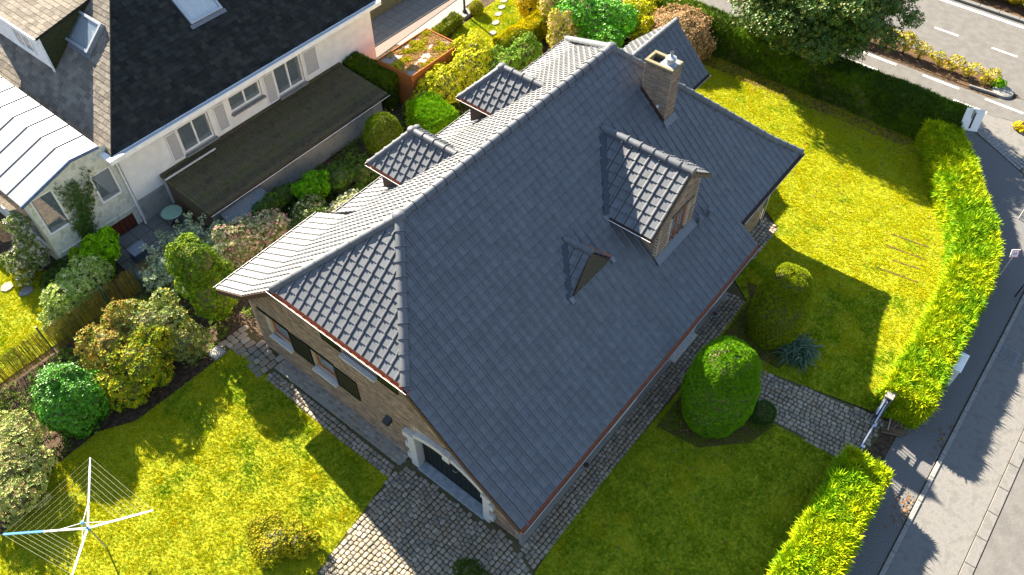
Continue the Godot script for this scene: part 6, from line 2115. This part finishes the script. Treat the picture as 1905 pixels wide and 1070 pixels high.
	for i in 3:
		var p: Vector2 = [Vector2(-3.82, -21.02), Vector2(-3.5, -20.3), Vector2(-2.95, -19.75)][i]
		var ss := thing("stepping_stone", "grey flat stone set in the grass behind the reed fence", "stone", Vector3(p.x, 0, p.y), "grey stones behind the reed fence")
		var mb := MB.new()
		var pts := []
		for k in 8:
			var a := -TAU * k / 8.0
			pts.append(Vector3(cos(a) * rnd(0.22, 0.3), 0.0, sin(a) * rnd(0.18, 0.24)))
		mb.prism(pts, Vector3(0, 0.06, 0))
		part(ss, "stone", mb, M.concrete)
	# behind the ridge end: laurel, brown-leaved bush, others
	shrub("laurel_bush", "big bright green laurel behind the ridge end of the brick house", "bush", [[Vector3(22.5, 1.1, -13.2), Vector3(1.9, 1.3, 1.8)], [Vector3(22.2, 1.8, -13.6), Vector3(1.3, 0.9, 1.2)]], 9000, "broad", 0.115, [C(.05, .17, .014), C(.08, .24, .02), C(.035, .11, .012), C(.12, .28, .03)], "", 0.2, 0.82, 0.25, M.gloss_leaf)
	shrub("copper_bush", "rounded copper-brown leaved bush behind the wing roof", "bush", [[Vector3(24.6, 0.85, -9.7), Vector3(1.55, 1.1, 1.65)]], 8200, "broad", 0.085, [C(.17, .10, .06), C(.23, .15, .08), C(.12, .10, .05), C(.28, .20, .13)], "", 0.4, 0.85)
	shrub("pink_bush", "pinkish yellow bush between the laurel and the yellow hedge", "bush", [[Vector3(20.6, 1.1, -13.9), Vector3(0.7, 1.2, 0.7)], [Vector3(22.3, 1.3, -15.4), Vector3(1.0, 1.2, 0.8)]], 4600, "broad", 0.10, [C(.30, .22, .12), C(.26, .25, .05), C(.36, .28, .18), C(.20, .22, .04)], "", 0.0, 0.7)
	shrub("golden_bush", "golden bush at the top of the back lawn", "bush", [[Vector3(22.4, 0.9, -17.2), Vector3(0.8, 1.0, 0.7)], [Vector3(23.4, 1.0, -16.6), Vector3(0.8, 1.1, 0.8)]], 3800, "broad", 0.10, [C(.34, .24, .03), C(.40, .30, .04), C(.28, .22, .03)], "", 0.0, 0.7)
	shrub("yellow_bush", "yellow-green bush between the laurel and the copper bush", "bush", [[Vector3(24.9, 0.9, -12.2), Vector3(1.0, 1.0, 1.0)], [Vector3(23.7, 0.7, -11.2), Vector3(0.8, 0.9, 0.7)]], 4600, "broad", 0.105, [C(.24, .24, .03), C(.32, .28, .04), C(.16, .19, .03)], "", 0.0, 0.7)
	# light leafy plants behind the reed fence
	shrub("pale_leafy_bush", "pale green leafy bush leaning over the reed fence", "bush", [[Vector3(-2.75, 0.8, -17.9), Vector3(1.0, 0.75, 0.75)], [Vector3(-1.9, 0.9, -18.2), Vector3(0.8, 0.8, 0.7)], [Vector3(-3.5, 0.6, -17.7), Vector3(0.7, 0.55, 0.6)]], 4600, "broad", 0.10, [C(.16, .22, .06), C(.24, .28, .10), C(.12, .17, .04), C(.30, .32, .16)], "", 0.0, 0.65)
	shrub("maple_bush", "bright green leafy bush in front of the brown garage door", "bush", [[Vector3(-0.85, 0.9, -18.9), Vector3(0.65, 0.65, 0.6)], [Vector3(-1.3, 0.7, -18.6), Vector3(0.5, 0.55, 0.5)], [Vector3(-0.5, 1.0, -19.2), Vector3(0.45, 0.45, 0.4)]], 2800, "broad", 0.12, [C(.13, .24, .02), C(.18, .30, .03), C(.09, .17, .02)], "", 0.0, 0.6)
	shrub("conical_shrub", "small clipped green cone against the pale garden-room wall", "shrub", [[Vector3(-1.55, 0.6, -19.5), Vector3(0.28, 0.65, 0.28)]], 1100, "yew", 0.07, [C(.10, .17, .016), C(.14, .2, .02)], "", 0.8, 0.9)
	shrub("rose_bush", "straggly bush with whitish blossoms at the garden-room corner", "bush", [[Vector3(-2.5, 1.4, -20.6), Vector3(0.5, 0.8, 0.6)], [Vector3(-2.9, 0.6, -20.9), Vector3(0.8, 0.6, 0.8)], [Vector3(-2.4, 2.3, -20.8), Vector3(0.4, 0.5, 0.5)]], 2600, "broad", 0.08, [C(.10, .13, .04), C(.16, .19, .08), C(.34, .32, .28), C(.06, .09, .02)], "", 0.0, 0.5)
	shrub("yellow_plant", "yellow leaved plant on the grass beside the grey stones", "plant", [[Vector3(-3.3, 0.25, -20.9), Vector3(0.4, 0.3, 0.35)]], 700, "broad", 0.08, [C(.34, .30, .02), C(.28, .28, .02)], "", 0.0, 0.5)
	shrub("dark_ground_shrub", "low dark planting at the foot of the garden-room wall", "shrub", [[Vector3(-2.3, 0.3, -19.8), Vector3(0.7, 0.4, 0.5)]], 1500, "broad", 0.08, [C(.025, .045, .012), C(.04, .06, .016)], "", 0.0, 0.6)
